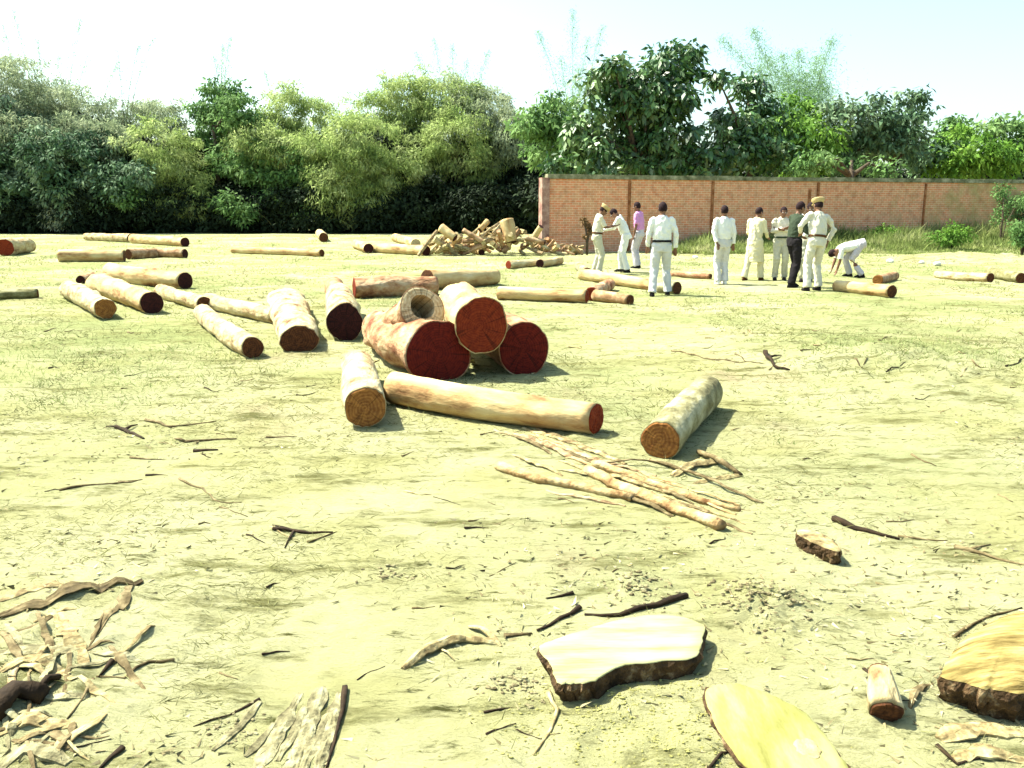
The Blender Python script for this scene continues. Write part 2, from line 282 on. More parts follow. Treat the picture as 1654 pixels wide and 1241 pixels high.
# ------------------------------------------------------------------ foliage
def leafcloud(blobs, n_per_m2, size, aspect, droop, mode, clump=.5, seed=0, shell=.45, upbias=.4):
    """leaves in sub-clumps over blobs (c, rx, ry, rz); returns verts, quads"""
    rg = np.random.default_rng(seed); VV = []
    for (c, rx, ry, rz) in blobs:
        area = 4 * math.pi * ((rx * ry) ** 1.6 / 3 + (rx * rz) ** 1.6 / 3 + (ry * rz) ** 1.6 / 3) ** (1 / 1.6)
        ncl = max(10, int(area / (clump * clump * 1.3))); nl = max(6, int(n_per_m2 * clump * clump * 1.3))
        d = nrm(rg.normal(size=(ncl, 3))); rad = shell + (1 - shell) * rg.random(ncl) ** .5; rad *= 1 + rg.normal(0, .10, ncl)
        R = np.array([rx, ry, rz]); cc = np.array(c) + d * rad[:, None] * R
        o = nrm(d / R)
        p = np.repeat(cc, nl, 0); out = np.repeat(o, nl, 0); off = nrm(rg.normal(size=p.shape)) * (rg.random(len(p)) ** .45)[:, None] * clump * np.array([1, 1, .62]) * rg.uniform(.6, 1.15, (ncl, 1)).repeat(nl, 0)
        p = p + off; N = len(p)
        if mode == 'broad':
            ax = nrm(off / clump + rg.normal(0, .45, (N, 3)) + np.array([0, 0, -droop]))
            nn = nrm(out * .5 + nrm(off) * .5 + rg.normal(0, .45, (N, 3)) + np.array([0, 0, upbias]))
        else:
            ax = nrm(out * .5 + rg.normal(0, .6, (N, 3)) + np.array([0, 0, -droop])); nn = nrm(rg.normal(0, .8, (N, 3)) + np.array([0, 0, upbias]))
        b = nrm(np.cross(ax, nn)); L = (size * rg.uniform(.6, 1.35, N))[:, None]; wd = L * aspect
        mid = p + ax * L * .42
        VV.append(np.stack([p, mid + b * wd / 2, p + ax * L + np.array([0, 0, -1]) * L * .12, mid - b * wd / 2], 1).reshape(-1, 3))
    V = np.concatenate(VV); return V, np.arange(len(V)).reshape(-1, 4)
LEAF = {
 'bamboo': mat('pale_bamboo_leaf', [(.14, .22, .06), (.30, .38, .13), (.46, .52, .26)], .55, bump=0, trans=.5, island=.35, spec=.2),  # lightened so the leaf colour carries some of the hedge's mist
 'grove': mat('green_grove_leaf', [(.04, .10, .03), (.12, .22, .065), (.25, .37, .14)], .5, bump=0, trans=.35, island=.35, spec=.2),
 'blue': mat('dark_blue_green_leaf', [(.02, .055, .025), (.075, .14, .065), (.25, .33, .20)], .5, bump=0, trans=.2, island=.4, spec=.3),
 'mango': mat('glossy_dark_leaf', [(.012, .045, .012), (.05, .12, .03), (.18, .27, .10)], .6, bump=0, trans=.22, island=.5, spec=.5, rough=.45),
 'lime': mat('bright_green_leaf', [(.03, .10, .012), (.12, .24, .03), (.24, .38, .07)], .6, bump=0, trans=.35, island=.35, spec=.3),
 'brown': mat('dead_brown_leaf', [(.07, .04, .015), (.18, .11, .05), (.3, .22, .11)], .8, bump=0, trans=.2, island=.3),
 'plume': mat('feathery_pale_leaf', [(.16, .28, .12), (.28, .42, .22)], .8, bump=0, trans=.55, island=.2, spec=.1),
 'hazed': mat('hazed_olive_leaf', [(.12, .17, .09), (.29, .34, .20), (.45, .49, .33)], .6, bump=0, trans=.4, island=.35),  # olive paled in the colour itself to stand for haze on the hedge
}
M_trunk = mat('dark_tree_bark', [(.04, .03, .02), (.12, .09, .06)], 6, bump=.8)
M_stem = mat('dry_bamboo_stem', [(.04, .045, .02), (.12, .12, .05)], 6, bump=.3)
def tube(bm, pts, rad, seg=8, flat=1.0, up=None, caps=True, jit=0):
    pts = [Vector(p) for p in pts]; rings = []
    for i, p in enumerate(pts):
        t = (pts[min(i + 1, len(pts) - 1)] - pts[max(i - 1, 0)]).normalized()
        ref = Vector(up) if up else (Vector((0, 0, 1)) if abs(t.z) < .9 else Vector((0, 1, 0)))
        s = t.cross(ref).normalized(); w = s.cross(t)
        r = rad[i] if hasattr(rad, '__len__') else rad
        rings.append([bm.verts.new(p + (s * math.cos(a) + w * math.sin(a) * flat) * r * (1 + random.uniform(-jit, jit))) for a in [2 * math.pi * k / seg for k in range(seg)]])
    for a, b in zip(rings, rings[1:]):
        for k in range(seg): bm.faces.new((a[k], a[(k + 1) % seg], b[(k + 1) % seg], b[k]))
    if caps: bm.faces.new(rings[0][::-1]); bm.faces.new(rings[-1])
def tree(name, label, cat, Y, blobs, leaf, dens, size, asp, base_u=None, mode='fine', droop=.4, clump=.6, dy=1.6, seed=0, group='trees behind the field', trunk_r=.16, upbias=.4, shell=.3, stems=None):
    """blobs: (u, v, r_px[, squash]) of the crown at depth Y"""
    k = Y / F; bl = []
    for i, b in enumerate(blobs):
        c = AT(b[0], b[1], Y + random.uniform(-dy, dy)); r = b[2] * k; q = b[3] if len(b) > 3 else .85
        c.z = max(c.z, r * q * .9); bl.append((tuple(c), r, r * .8, r * q))
    bu = base_u if base_u is not None else sum(b[0] for b in blobs) / len(blobs)
    bx = (bu - 827) * k; root = empty(name, (bx, Y, 0)); tag(root, label, cat, group)
    V, Q = leafcloud(bl, dens, size, asp, droop, mode, clump, seed, shell, upbias); V = V - np.array([bx, Y, 0]); V[:, 2] = np.maximum(V[:, 2], .03)
    link('crown', npmesh('crown', V, Q), LEAF[leaf], root, False)
    bm = bmesh.new(); n = stems or 1
    zt = min(b[0][2] for b in bl); top = Vector((0, 0, max(1.2, zt)))
    if n == 1:
        tube(bm, [(0, 0, -.2), (.05, 0, .5), (.1, .05, top.z * .6), top], [trunk_r * 1.3, trunk_r, trunk_r * .85, trunk_r * .7], 9)
        for b in bl:
            c = Vector(b[0]) - Vector((bx, Y, 0)); mid = (top + c) / 2 + Vector((0, 0, .3)); tube(bm, [top - Vector((0, 0, .3)), mid, c], [trunk_r * .6, trunk_r * .35, trunk_r * .12], 6)
    else:
        for i in range(n):
            a = random.choice(bl); c = Vector(a[0]) - Vector((bx, Y, 0)) + Vector((random.uniform(-1, 1) * a[1] * .6, random.uniform(-.5, .5), 0)); s = Vector((random.gauss(0, .35), random.gauss(0, .3), -.1))
            tube(bm, [s, s.lerp(c, .35) + Vector((0, 0, .5)), s.lerp(c, .7) + Vector((0, 0, .6)), c], [.035, .03, .022, .01], 5)
    link('trunk' if n == 1 else 'stems', bm, M_trunk if n == 1 else M_stem, root); return root

# hedge of the left side, 58 to 64 m away
BG = 'bamboo and bushes along the left edge of the field'
HT = [
 ('bamboo_clump', 'tall grey-green bamboo clump at the far left edge', 61, [(10, 150, 75), (-50, 210, 90), (70, 190, 60)], 'hazed', 12),
 ('bushy_tree', 'dark blue-green tree low at the far left', 58, [(20, 240, 80), (95, 262, 66), (160, 255, 60), (205, 295, 46), (15, 300, 60), (110, 320, 50)], 'blue', None),
 ('bamboo_clump', 'pale bamboo clump behind the dark blue-green tree', 63, [(100, 175, 55), (150, 195, 60), (235, 205, 50), (200, 235, 50), (60, 200, 50), (270, 190, 30)], 'hazed', 10),
 ('bamboo_clump', 'light green bushy bamboo between the two dark hollows, dry stems showing below', 57.6, [(255, 240, 55), (290, 285, 50), (250, 310, 42), (310, 320, 38), (330, 345, 26), (285, 350, 24)], 'bamboo', 14),
 ('round_tree', 'rounded mid green tree standing above the left hedge', 60, [(355, 165, 42), (350, 205, 48), (385, 190, 32)], 'grove', None),
 ('bamboo_clump', 'olive bamboo clump just right of the rounded green tree', 61, [(470, 175, 42), (440, 215, 48), (510, 200, 45), (400, 240, 40)], 'bamboo', 10),
 ('bushy_tree', 'dark green low tree above the second dark hollow', 59, [(430, 270, 55), (380, 265, 40), (490, 275, 48), (445, 310, 35)], 'grove', None),
 ('bamboo_clump', 'yellow-green bamboo clump in the middle of the hedge', 57.6, [(550, 260, 52), (590, 220, 55), (530, 300, 42), (600, 280, 48), (555, 325, 34), (540, 350, 24), (565, 345, 22)], 'bamboo', 12),
 ('bamboo_clump', 'tallest broad bamboo clump of the hedge', 61, [(640, 165, 52), (700, 160, 52), (670, 210, 60), (600, 185, 40), (740, 175, 46), (660, 240, 50)], 'bamboo', 12),
 ('bamboo_clump', 'bamboo clump arching low over the dark hollow left of the woodpile', 58, [(690, 250, 50), (740, 225, 55), (650, 275, 38), (770, 265, 40)], 'bamboo', 12),
 ('low_bush', 'pale low bush filling the foot of the hedge behind the cut-off mossy log', 57, [(25, 335, 26), (60, 345, 20), (95, 350, 16)], 'hazed', 5),
 ('low_bush', 'green low bush at the hedge foot between the dark tree and the bushy bamboo', 57, [(180, 330, 24), (205, 318, 26), (150, 345, 18)], 'grove', 5),
 ('low_bush', 'small green bush at the hedge foot under the dark green low tree', 57.2, [(400, 345, 18), (375, 330, 22), (500, 340, 22), (520, 318, 24)], 'grove', 6),
 ('low_bush', 'light bush hanging low at the hedge foot left of the woodpile', 57, [(600, 335, 22), (625, 315, 26), (580, 312, 26)], 'bamboo', 6),
 ('bamboo_clump', 'soft yellowish bamboo spilling over the dark green low tree', 58, [(420, 225, 34), (460, 240, 34), (505, 235, 32), (385, 245, 24)], 'bamboo', 6),
 ('bamboo_clump', 'soft greyish bamboo leaning over the dark blue-green tree', 58.5, [(60, 215, 34), (120, 220, 36), (175, 225, 34), (10, 205, 34)], 'hazed', 6),
 ('bamboo_clump', 'olive bamboo clump behind the left end of the brick wall', 60, [(780, 180, 48), (820, 220, 50), (755, 155, 40), (850, 250, 42), (870, 215, 34)], 'hazed', 12),
]
for i, (nm, lb, Y, bl, lf, st) in enumerate(HT):
    fine = lf in ('bamboo', 'hazed')
    tree(nm, lb, 'bamboo' if 'bamboo' in nm else 'bush' if 'bush' == nm[-4:] else 'tree', Y, bl, lf, 125 if fine else 95, .27 if fine else .30, .22 if fine else .42, mode='fine' if fine else 'broad', droop=.7 if fine else .5, clump=.8 if fine else .75, seed=100 + i, group=BG, stems=st, upbias=.3)
# undergrowth behind and under the hedge, deep shade painted into its near-black leaves
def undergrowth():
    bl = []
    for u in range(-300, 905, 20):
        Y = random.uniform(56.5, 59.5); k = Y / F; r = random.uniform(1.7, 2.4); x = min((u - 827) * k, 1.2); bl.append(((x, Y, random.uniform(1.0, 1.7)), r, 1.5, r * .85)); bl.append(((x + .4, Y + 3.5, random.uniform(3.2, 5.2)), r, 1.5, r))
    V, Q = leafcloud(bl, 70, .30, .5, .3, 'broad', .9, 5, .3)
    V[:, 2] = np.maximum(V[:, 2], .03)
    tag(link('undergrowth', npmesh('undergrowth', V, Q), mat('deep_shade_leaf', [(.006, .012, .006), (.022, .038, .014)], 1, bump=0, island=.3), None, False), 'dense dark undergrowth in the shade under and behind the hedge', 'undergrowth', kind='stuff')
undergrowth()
# right of centre, behind the wall
RG = 'leafy trees behind the brick wall'
RT = [
 ('leafy_tree', 'bushy olive green tree just behind the left end of the wall', 47, [(900, 185, 42), (860, 200, 34), (925, 225, 42), (880, 250, 36), (935, 265, 34)], 'grove', .28),
 ('leafy_tree', 'tallest dark broad-leaved tree behind the brick wall', 41, [(1085, 105, 48), (1055, 150, 60), (985, 150, 50), (1098, 165, 34), (1020, 210, 56), (945, 215, 40), (1090, 230, 52), (975, 262, 42), (905, 262, 28), (1040, 262, 38), (990, 105, 12), (1130, 265, 36)], 'mango', .30),
 ('leafy_tree', 'dark round-headed tree right of the tallest one', 42, [(1208, 145, 32), (1182, 195, 34), (1235, 190, 40), (1200, 230, 50), (1250, 245, 45), (1160, 262, 34), (1160, 128, 9)], 'mango', .28),
 ('leafy_tree', 'bright green tree below the feathery bamboo', 43, [(1290, 185, 36), (1275, 225, 42), (1320, 225, 40), (1300, 262, 36)], 'lime', .24),
 ('leafy_tree', 'broad blue-green tree with a level top behind the wall', 44, [(1360, 190, 38), (1420, 190, 38), (1465, 172, 32), (1400, 230, 45), (1455, 225, 45), (1350, 250, 38), (1500, 250, 34)], 'blue', .26),
 ('leafy_tree', 'low bright green tree in front of the far right trees', 45, [(1545, 235, 38), (1590, 245, 38), (1520, 265, 28), (1625, 262, 34), (1560, 270, 30)], 'lime', .24),
 ('leafy_tree', 'dark flat-topped tree at the far right edge', 50, [(1540, 215, 28), (1600, 215, 28), (1650, 215, 34), (1690, 240, 40), (1660, 260, 34)], 'grove', .28),
 ('leafy_bush', 'low green bush peeping over the middle of the wall', 40, [(1330, 262, 26), (1375, 268, 22), (1300, 272, 18), (1430, 275, 18)], 'grove', .2),
]
for i, (nm, lb, Y, bl, lf, sz) in enumerate(RT):
    tree(nm, lb, 'tree' if 'tree' in nm else 'bush', Y, bl, lf, 60, sz * 1.2, .46, mode='broad', droop=.5, clump=.58, dy=1.4, seed=200 + i, group=RG, trunk_r=.2, upbias=.35)
# foliage bank low behind the wall, shade painted into its leaves, so that no sky shows under the crowns
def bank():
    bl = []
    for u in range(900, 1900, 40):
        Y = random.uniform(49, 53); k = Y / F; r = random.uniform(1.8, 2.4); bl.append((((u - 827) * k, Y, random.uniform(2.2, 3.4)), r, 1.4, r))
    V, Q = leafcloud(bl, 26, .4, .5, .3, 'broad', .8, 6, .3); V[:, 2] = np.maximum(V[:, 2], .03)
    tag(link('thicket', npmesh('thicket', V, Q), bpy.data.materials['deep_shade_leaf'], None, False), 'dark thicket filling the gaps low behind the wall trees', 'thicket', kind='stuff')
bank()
# feathery bamboo culms above the trees
def plume(label, Y, culms, sz=.3, dens=34, leaf='plume', seed=1, group='feathery bamboo tops above the tree line', spread=.45):
    """culms: (u_base, v_base, u_top, v_top)"""
    k = Y / F; bx = (culms[0][0] - 827) * k; root = empty('feathery_bamboo', (bx, Y, 0)); tag(root, label, 'bamboo', group)
    rg = np.random.default_rng(seed); bm = bmesh.new(); Vs = []
    for (u0, v0, u1, v1) in culms:
        yo = random.uniform(-1, 1); b = AT(u0, v0, Y + yo); t = AT(u1, v1, Y + yo); g = Vector((bx + (b.x - bx) * .5, Y + yo * .3, -.1)); bend = Vector(((t.x - b.x) * .25, 0, 0))
        pts = [g, g.lerp(b, .6), b, b.lerp(t, .4) - bend * .5, b.lerp(t, .75) - bend * .4, t]
        o = Vector((bx, Y, 0)); tube(bm, [p - o for p in pts], [.03, .028, .022, .016, .01, .004], 5)
        L = (t - b).length; n = int(dens * 5 * L)
        s = rg.random(n) ** .8; P = np.array([b.lerp(t, float(q)) - bend * .5 * math.sin(math.pi * float(q)) for q in s])
        wdt = spread * 1.45 * (1.15 - s)[:, None] * (.5 + rg.random((n, 1))); P = P + rg.normal(0, 1, (n, 3)) * wdt * np.array([1, 1, .8])
        ax = nrm(rg.normal(0, .6, (n, 3)) + np.array([0, 0, -.5])); nn = nrm(rg.normal(size=(n, 3))); bb = nrm(np.cross(ax, nn)); LL = (sz * .6 * rg.uniform(.6, 1.3, n))[:, None]
        Vs.append((np.stack([P, P + ax * LL * .4 + bb * LL * .08, P + ax * LL, P + ax * LL * .4 - bb * LL * .08], 1).reshape(-1, 3)) - np.array([bx, Y, 0]))
    V = np.concatenate(Vs); link('crown', npmesh('crown', V, np.arange(len(V)).reshape(-1, 4)), LEAF[leaf], root, False); link('stems', bm, M_stem, root)
plume('feathery pale bamboo fan above the dark round-headed tree', 52, [(1270, 230, 1215, 45), (1280, 230, 1240, 90), (1290, 230, 1290, 80), (1300, 230, 1345, 60), (1295, 230, 1320, 90), (1285, 225, 1262, 85), (1275, 220, 1165, 60), (1305, 230, 1330, 130), (1310, 240, 1300, 120), (1250, 210, 1225, 110), (1320, 230, 1325, 110), (1265, 225, 1275, 120), (1300, 235, 1285, 130), (1335, 230, 1338, 140), (1290, 240, 1310, 150)], dens=80, seed=3, spread=.75)
plume('tall thin bamboo spray rising left of the tallest dark tree', 66, [(925, 220, 925, 15), (930, 220, 950, 60), (920, 220, 905, 90), (935, 220, 975, 40), (915, 215, 868, 50), (922, 220, 935, 110)], dens=34, seed=4, spread=.5)
plume('faint bamboo tips above the tallest hedge clump', 68, [(735, 200, 730, 70), (745, 200, 755, 95), (720, 190, 700, 60), (760, 200, 790, 80), (740, 200, 742, 120), (700, 180, 672, 85)], dens=34, seed=5, spread=.5)
plume('wispy bamboo tips above the left end of the hedge', 64, [(60, 190, 20, 15), (75, 190, 60, 60), (110, 190, 130, 30), (120, 190, 142, 90), (90, 190, 95, 90), (30, 170, 5, 40), (160, 200, 190, 100)], dens=30, seed=6, spread=.45)
plume('sparse leafy twig arching over the left hedge', 60, [(200, 190, 190, 80), (205, 190, 225, 70), (210, 190, 250, 60)], dens=12, seed=7, leaf='grove', spread=.3)
plume('small bamboo spray above the rounded green tree', 66, [(358, 150, 360, 70), (362, 150, 372, 60), (355, 150, 345, 90), (440, 170, 428, 115)], dens=30, seed=8, spread=.35)

# weeds, shrubs and sapling by the wall
def wall_y(x): return WY0 + math.tan(wang) * (x - WX0)
def weeds():
    n = 80000; x = RNG.uniform(5.2, 28, n); fr = RNG.random(n) ** 1.5 * (3.0 + np.clip((x - 9) / 2.5, 0, 8)); y = wall_y(x) - .25 - fr
    w = np.clip((x - 4.2) / 4, .45, 1); keep = (vnoise(x * 1.1, y * 1.1, 51) + .62 * w + RNG.normal(0, .1, n) - fr * .05) > 0.1
    x, y, fr, w = x[keep], y[keep], fr[keep], w[keep]; n = len(x); h = (.30 + 1.05 * np.clip(vnoise(x * .7, y * .7, 52) + .5, 0, 1)) * w * np.clip(1 - fr / 5, .16, 1) * RNG.uniform(.6, 1.3, n)
    z = gh(x, y) + RNG.random(n) * h * .5; d = nrm(np.stack([RNG.normal(0, .45, n), RNG.normal(0, .45, n), RNG.uniform(.5, 1, n)], 1))
    blades('tall_weeds', np.stack([x, y, z], 1), d, h * .6, RNG.uniform(.02, .05, n), mat('weed_leaf', [(.08, .12, .03), (.22, .27, .08), (.40, .40, .20)], .9, bump=0, trans=.35, island=.4), 'tall green and straw weeds growing along the foot of the brick wall', 'weeds')
weeds()
def shrub(name, label, u, v, h_px, w_px, leaf, seed, cat='shrub', sz=.12, dens=110, stemonly=False):
    g = G(u, v); k = g.y / F; h = h_px * k; w = w_px * k / 2; root = empty(name, g); tag(root, label, cat, 'shrubs by the brick wall')
    rg = random.Random(seed); bm = bmesh.new(); bl = []
    for i in range(9 if not stemonly else 5):
        a = rg.uniform(0, 6.28); q = rg.uniform(.3, 1); t = Vector((math.cos(a) * w * q * .8, math.sin(a) * w * q * .5, h * rg.uniform(.45, .88)))
        if stemonly: t = Vector((math.cos(a) * w * q * .7, math.sin(a) * w * .5, h * (.45 + .1 * i)))
        s0 = Vector((0, 0, -.05)) if stemonly else Vector((0, 0, -.05)); tube(bm, [s0, Vector((t.x * .25, t.y * .25, t.z * .55)), t], [.04, .025, .008], 6)
        bl.append((tuple(t), w * .42, w * .42, w * .34))
    V, Q = leafcloud(bl, dens, sz, .4, .3, 'broad', w * .22, seed, .3); V[:, 2] = np.maximum(V[:, 2], .02 - 0); link('foliage', npmesh('foliage', V, Q), LEAF[leaf], root, False)
    link('stems', bm, M_trunk, root)
shrub('small_shrub', 'dark green shrub at the wall foot right of the last brick pier', 1535, 408, 42, 70, 'lime', 1)
shrub('small_shrub', 'green weedy shrub behind the bending man', 1425, 402, 34, 60, 'lime', 3)
shrub('sapling', 'slender sapling with sparse dark leaves before the right end of the wall', 1615, 402, 110, 60, 'grove', 4, 'sapling', .12, 60, True)
shrub('small_shrub', 'brown-green bush at the right edge of the photo by the wall', 1650, 415, 60, 60, 'grove', 5)
shrub('small_shrub', 'tall weedy shrub against the wall behind the man seen from the back', 1120, 402, 34, 60, 'bamboo', 6)
shrub('sapling', 'thin brown weed against the wall left of the capped man', 948, 412, 66, 22, 'brown', 7, 'weed', .09, 50, True)
# brown dead vine hanging over the right end of the wall
shrub('creeper', 'brown creeper climbing over the top of the wall at the far right', 1648, 398, 100, 50, 'grove', 9, 'creeper', .12, 80)

# ------------------------------------------------------------------ logs
def log(label, A, B, rA, rB, bark='pale', cut='dark', cut2=None, bend=0, sag=0, ell=1.0, knob=.05, seed=1, hollow=False, group='felled logs lying in the field', name='log', flare=0):
    A = Vector(A); B = Vector(B); L = (B - A).length; q = (B - A).to_track_quat('X', 'Z')
    root = empty(name, A, q); tag(root, label, 'log', group); rg = random.Random(seed)
    n = max(8, int(L / .07)); seg = 36; off = rg.uniform(0, 50)
    def cen(t): return Vector((t * L, bend * math.sin(math.pi * t), sag * math.sin(math.pi * t)))
    def R(t, a):
        r = rA + (rB - rA) * t; r *= 1 + flare * math.exp(-t * 7)
        w = vnoise(np.array([t * L * 2.2 + off]), np.array([math.cos(a) * 1.3 + 7 + off]), seed)[0] + vnoise(np.array([t * L * 2.2 + off]), np.array([math.sin(a) * 1.3 + 19]), seed + 3)[0]
        crack = 0; w2 = vnoise(np.array([t * L * 9 + off]), np.array([math.cos(a) * 5 + math.sin(a) * 3 + 17]), seed + 5)[0]
        return r * (1 + knob * 2.6 * w + knob * 1.5 * w2)
    bm = bmesh.new(); rings = []; kn = [(rg.uniform(.12, .9), rg.uniform(0, 6.28), rg.uniform(.03, .07)) for _ in range(rg.choice((1, 2, 2, 3)))]
    for i in range(n + 1):
        t = i / n; c = cen(t); ring = []
        for k in range(seg):
            a = 2 * math.pi * k / seg; r = R(t, a)
            for kt, ka, kr in kn: r += rA * .22 * math.exp(-(((t - kt) * L) ** 2 + (math.remainder(a - ka, 2 * math.pi) * rA) ** 2) / kr ** 2) if 0 < i < n else 0
            ring.append(bm.verts.new(c + Vector((0, math.cos(a) * r * ell, math.sin(a) * r))))
        rings.append(ring)
    for a, b in zip(rings, rings[1:]):
        for k in range(seg): bm.faces.new((a[k], a[(k + 1) % seg], b[(k + 1) % seg], b[k]))
    for ring, sgn in ((rings[0], 1), (rings[-1], -1)):      # turn the bark inwards at the ends
        c = sum((v.co for v in ring), Vector()) / seg
        inn = [bm.verts.new(c + (v.co - c) * .955 + Vector((sgn * .003, 0, 0))) for v in ring]; deep = [bm.verts.new(c + (v.co - c) * .93 + Vector((sgn * .05, 0, 0))) for v in ring]
        for x, y in ((ring, inn), (inn, deep)):
            for k in range(seg): bm.faces.new((x[k], x[(k + 1) % seg], y[(k + 1) % seg], y[k]))
    link('bark', bm, BARK[bark], root)
    for e, (t, sgn, cm) in enumerate(((0, -1, cut), (1, 1, cut2 or cut))):
        bm = bmesh.new(); c = cen(t); prev = None; fr = [1.0, .93, .7, .45, .2] if not (hollow and e == 0) else [1.0, .93, .8, .66, .56]
        outer = [c + Vector((0, math.cos(a) * R(t, a) * ell * .965, math.sin(a) * R(t, a) * .965)) for a in [2 * math.pi * k / seg for k in range(seg)]]
        base = [bm.verts.new(c + (p - c) * .88 + Vector((-sgn * .04, 0, 0))) for p in outer]; prev = base
        for f in fr:
            cur = [bm.verts.new(c + (p - c) * f + Vector((sgn * (.004 + rg.uniform(0, .004) if f < .97 else .0), 0, 0)) + (Vector((0, .0, .12 * min(rA, rB))) if f == .56 else Vector())) for p in outer]
            for k in range(seg): bm.faces.new((prev[k], prev[(k + 1) % seg], cur[(k + 1) % seg], cur[k]))
            prev = cur
        if hollow and e == 0:
            inn = [bm.verts.new(v.co + Vector((.35, 0, 0))) for v in prev]
            for k in range(seg): bm.faces.new((prev[k], prev[(k + 1) % seg], inn[(k + 1) % seg], inn[k]))
            bm.faces.new(inn)
        else: bm.faces.new(prev)
        link('cut_end', bm, CUT[cm], root, False)
    return root
def glog(label, n, f, **kw):                                    # near end (u, v, diameter px) and far end the same way, both on the ground
    A, ra = E(*n); B, rb = E(*f); return log(label, A, B, ra, rb, **kw)

glog('short round log standing clear in front of the pile, sawn end toward the viewer', (590, 660, 70), (578, 590, 50), bark='pale', cut='tan', seed=2, knob=.05, ell=1.04)
glog('long smooth cream log lying crosswise in front of the pile', (963, 679, 50), (636, 628, 52), bark='cream', cut='orange', cut2='dark', seed=3, knob=.045, bend=.05, flare=.04)
glog('lone thick grey-green log at right with an orange sawn end', (1066, 711, 64), (1140, 632, 54), bark='grey', cut='tan', seed=4, knob=.05)
# the pile
cL, rL = E(709, 570, 94); cR, rR = E(845, 563, 86)
log('big lower left log of the pile with dark red sawn end and bowed trunk', cL, cL + Vector((-.86, 1.95, .0)), rL, rL * .74, bark='rosy', cut='red', seed=5, knob=.08, bend=.12, flare=.06)
log('big lower right log of the pile, its end in deep red shade', cR, cR + Vector((-.5, 2.0, .0)), rR, rR * .95, bark='rosy', cut='red', seed=6, knob=.05)
cT = AT(775, 527, cL.y + .05)
log('top log of the pile with an orange-brown sawn end', cT, cT + Vector((-.34, 2.15, -.02)), rR * .98, rR * .93, bark='cream', cut='orange', seed=7, knob=.07)
cH = AT(684, 500, cL.y + .50)
log('hollow log on the pile with a pale sawn rim and a dark hole', cH, cH + Vector((-.42, .72, -.38)), rL * .80, rL * .84, bark='rosy', cut='pale', cut2='dark', seed=8, knob=.08, hollow=True)
glog('log with a near-black round end beside the left of the pile', (556, 520, 62), (548, 483, 50), bark='pale', cut='plum', seed=9, ell=.92)
glog('brown-ended short log showing just behind the black-ended log', (546, 481, 36), (540, 462, 30), bark='brown', cut='dark', seed=10)
glog('rosy brown log lying crosswise behind the hollow log', (572, 465, 36), (705, 462, 32), bark='rosy', cut='orange', seed=11, knob=.08)
glog('pale log stretching away right of the pile top', (690, 452, 34), (800, 448, 24), bark='cream', cut='dark', seed=12)
glog('wide log with a flattened dark end left of the black-ended one', (484, 548, 44), (462, 484, 40), bark='pale', cut='dark', seed=13, ell=1.5, knob=.07)
glog('slender log slanting toward the viewer with a dark brown round end', (409, 562, 36), (327, 505, 28), bark='pale', cut='dark', cut2='pale', seed=14, bend=.05)
glog('pale log lying behind the slender slanting log', (448, 512, 26), (335, 486, 26), bark='pale', cut='tan', seed=15)
glog('pale log half hidden between the slanting logs', (330, 492, 24), (260, 470, 22), bark='pale', cut='dark', seed=45)
glog('mottled log at left with an olive-brown round end', (171, 500, 34), (112, 466, 28), bark='pale', cut='tan', seed=16, knob=.08)
glog('thick cream log at left with a very dark red-brown end', (246, 490, 35), (157, 457, 34), bark='cream', cut='plum', seed=17)
glog('long cream log behind the left group with a plum-coloured end', (299, 453, 27), (178, 440, 30), bark='cream', cut='plum', seed=18, bend=.1)
glog('dark stub end showing behind the mottled left log', (130, 452, 14), (150, 446, 13), bark='brown', cut='plum', seed=19)
glog('mossy dark log cut off by the left edge of the photo', (61, 475, 15), (-60, 478, 20), bark='mossy', cut='dark', seed=20, knob=.12)
glog('straight pale log in the far left, second row', (201, 413, 19), (96, 413, 21), bark='cream', cut='brown' if False else 'dark', seed=21)
glog('short brown log touching the right end of the straight pale log', (207, 411, 17), (255, 409, 15), bark='brown', cut='dark', seed=22)
glog('dark brown narrow log right of the short brown log', (299, 410, 15), (250, 409, 15), bark='brown', cut='plum', seed=23)
glog('long pale log in the farthest left row', (299, 391, 15), (215, 386, 15), bark='cream', cut='plum', seed=24)
glog('grey pale log end at the left of the farthest row', (212, 385, 14), (140, 383, 12), bark='pale', cut='dark', seed=25)
glog('thick stubby log at the far left edge with a brown end', (8, 400, 27), (44, 396, 25), bark='pale', cut='orange', cut2='dark', seed=26, knob=.08)
glog('very long thin white log lying alone in mid field', (520, 409, 12), (376, 404, 11), bark='cream', cut='dark', seed=27, knob=.02)
glog('tiny log end-on near the hedge', (523, 384, 15), (516, 377, 13), bark='pale', cut='dark', seed=28)
glog('short log with a black round end left of the bright white log', (595, 402, 16), (575, 394, 15), bark='cream', cut='plum', seed=29)
glog('bright white log with its dark end at right', (688, 405, 17), (606, 401, 15), bark='cream', cut='plum', seed=30)
glog('white log slanting behind the bright white log', (672, 394, 15), (638, 384, 13), bark='cream', cut='pale', seed=31)
glog('thin white log reaching left from the woodpile', (748, 404, 12), (695, 398, 11), bark='cream', cut='plum', seed=32)
glog('white pole leaning down the left of the woodpile', (778, 408, 10), (728, 392, 12), bark='cream', cut='plum', seed=33)
glog('log with a rusty left end between pile and woodpile', (821, 428, 14), (872, 425, 14), bark='pale', cut='orange', cut2='dark', seed=34)
glog('little log with a black end beside the rusty-ended log', (872, 426, 14), (905, 421, 12), bark='cream', cut='plum', seed=35)
glog('pale log stretching right from behind the pile', (948, 480, 22), (806, 474, 22), bark='cream', cut='orange', seed=36)
glog('stubby dark log with a brown end in front of the long leaning log', (1018, 485, 17), (962, 478, 19), bark='brown', cut='dark', seed=37)
glog('upright-looking reddish log end beside the stubby dark log', (955, 476, 24), (985, 460, 18), bark='rosy', cut='orange', seed=38)
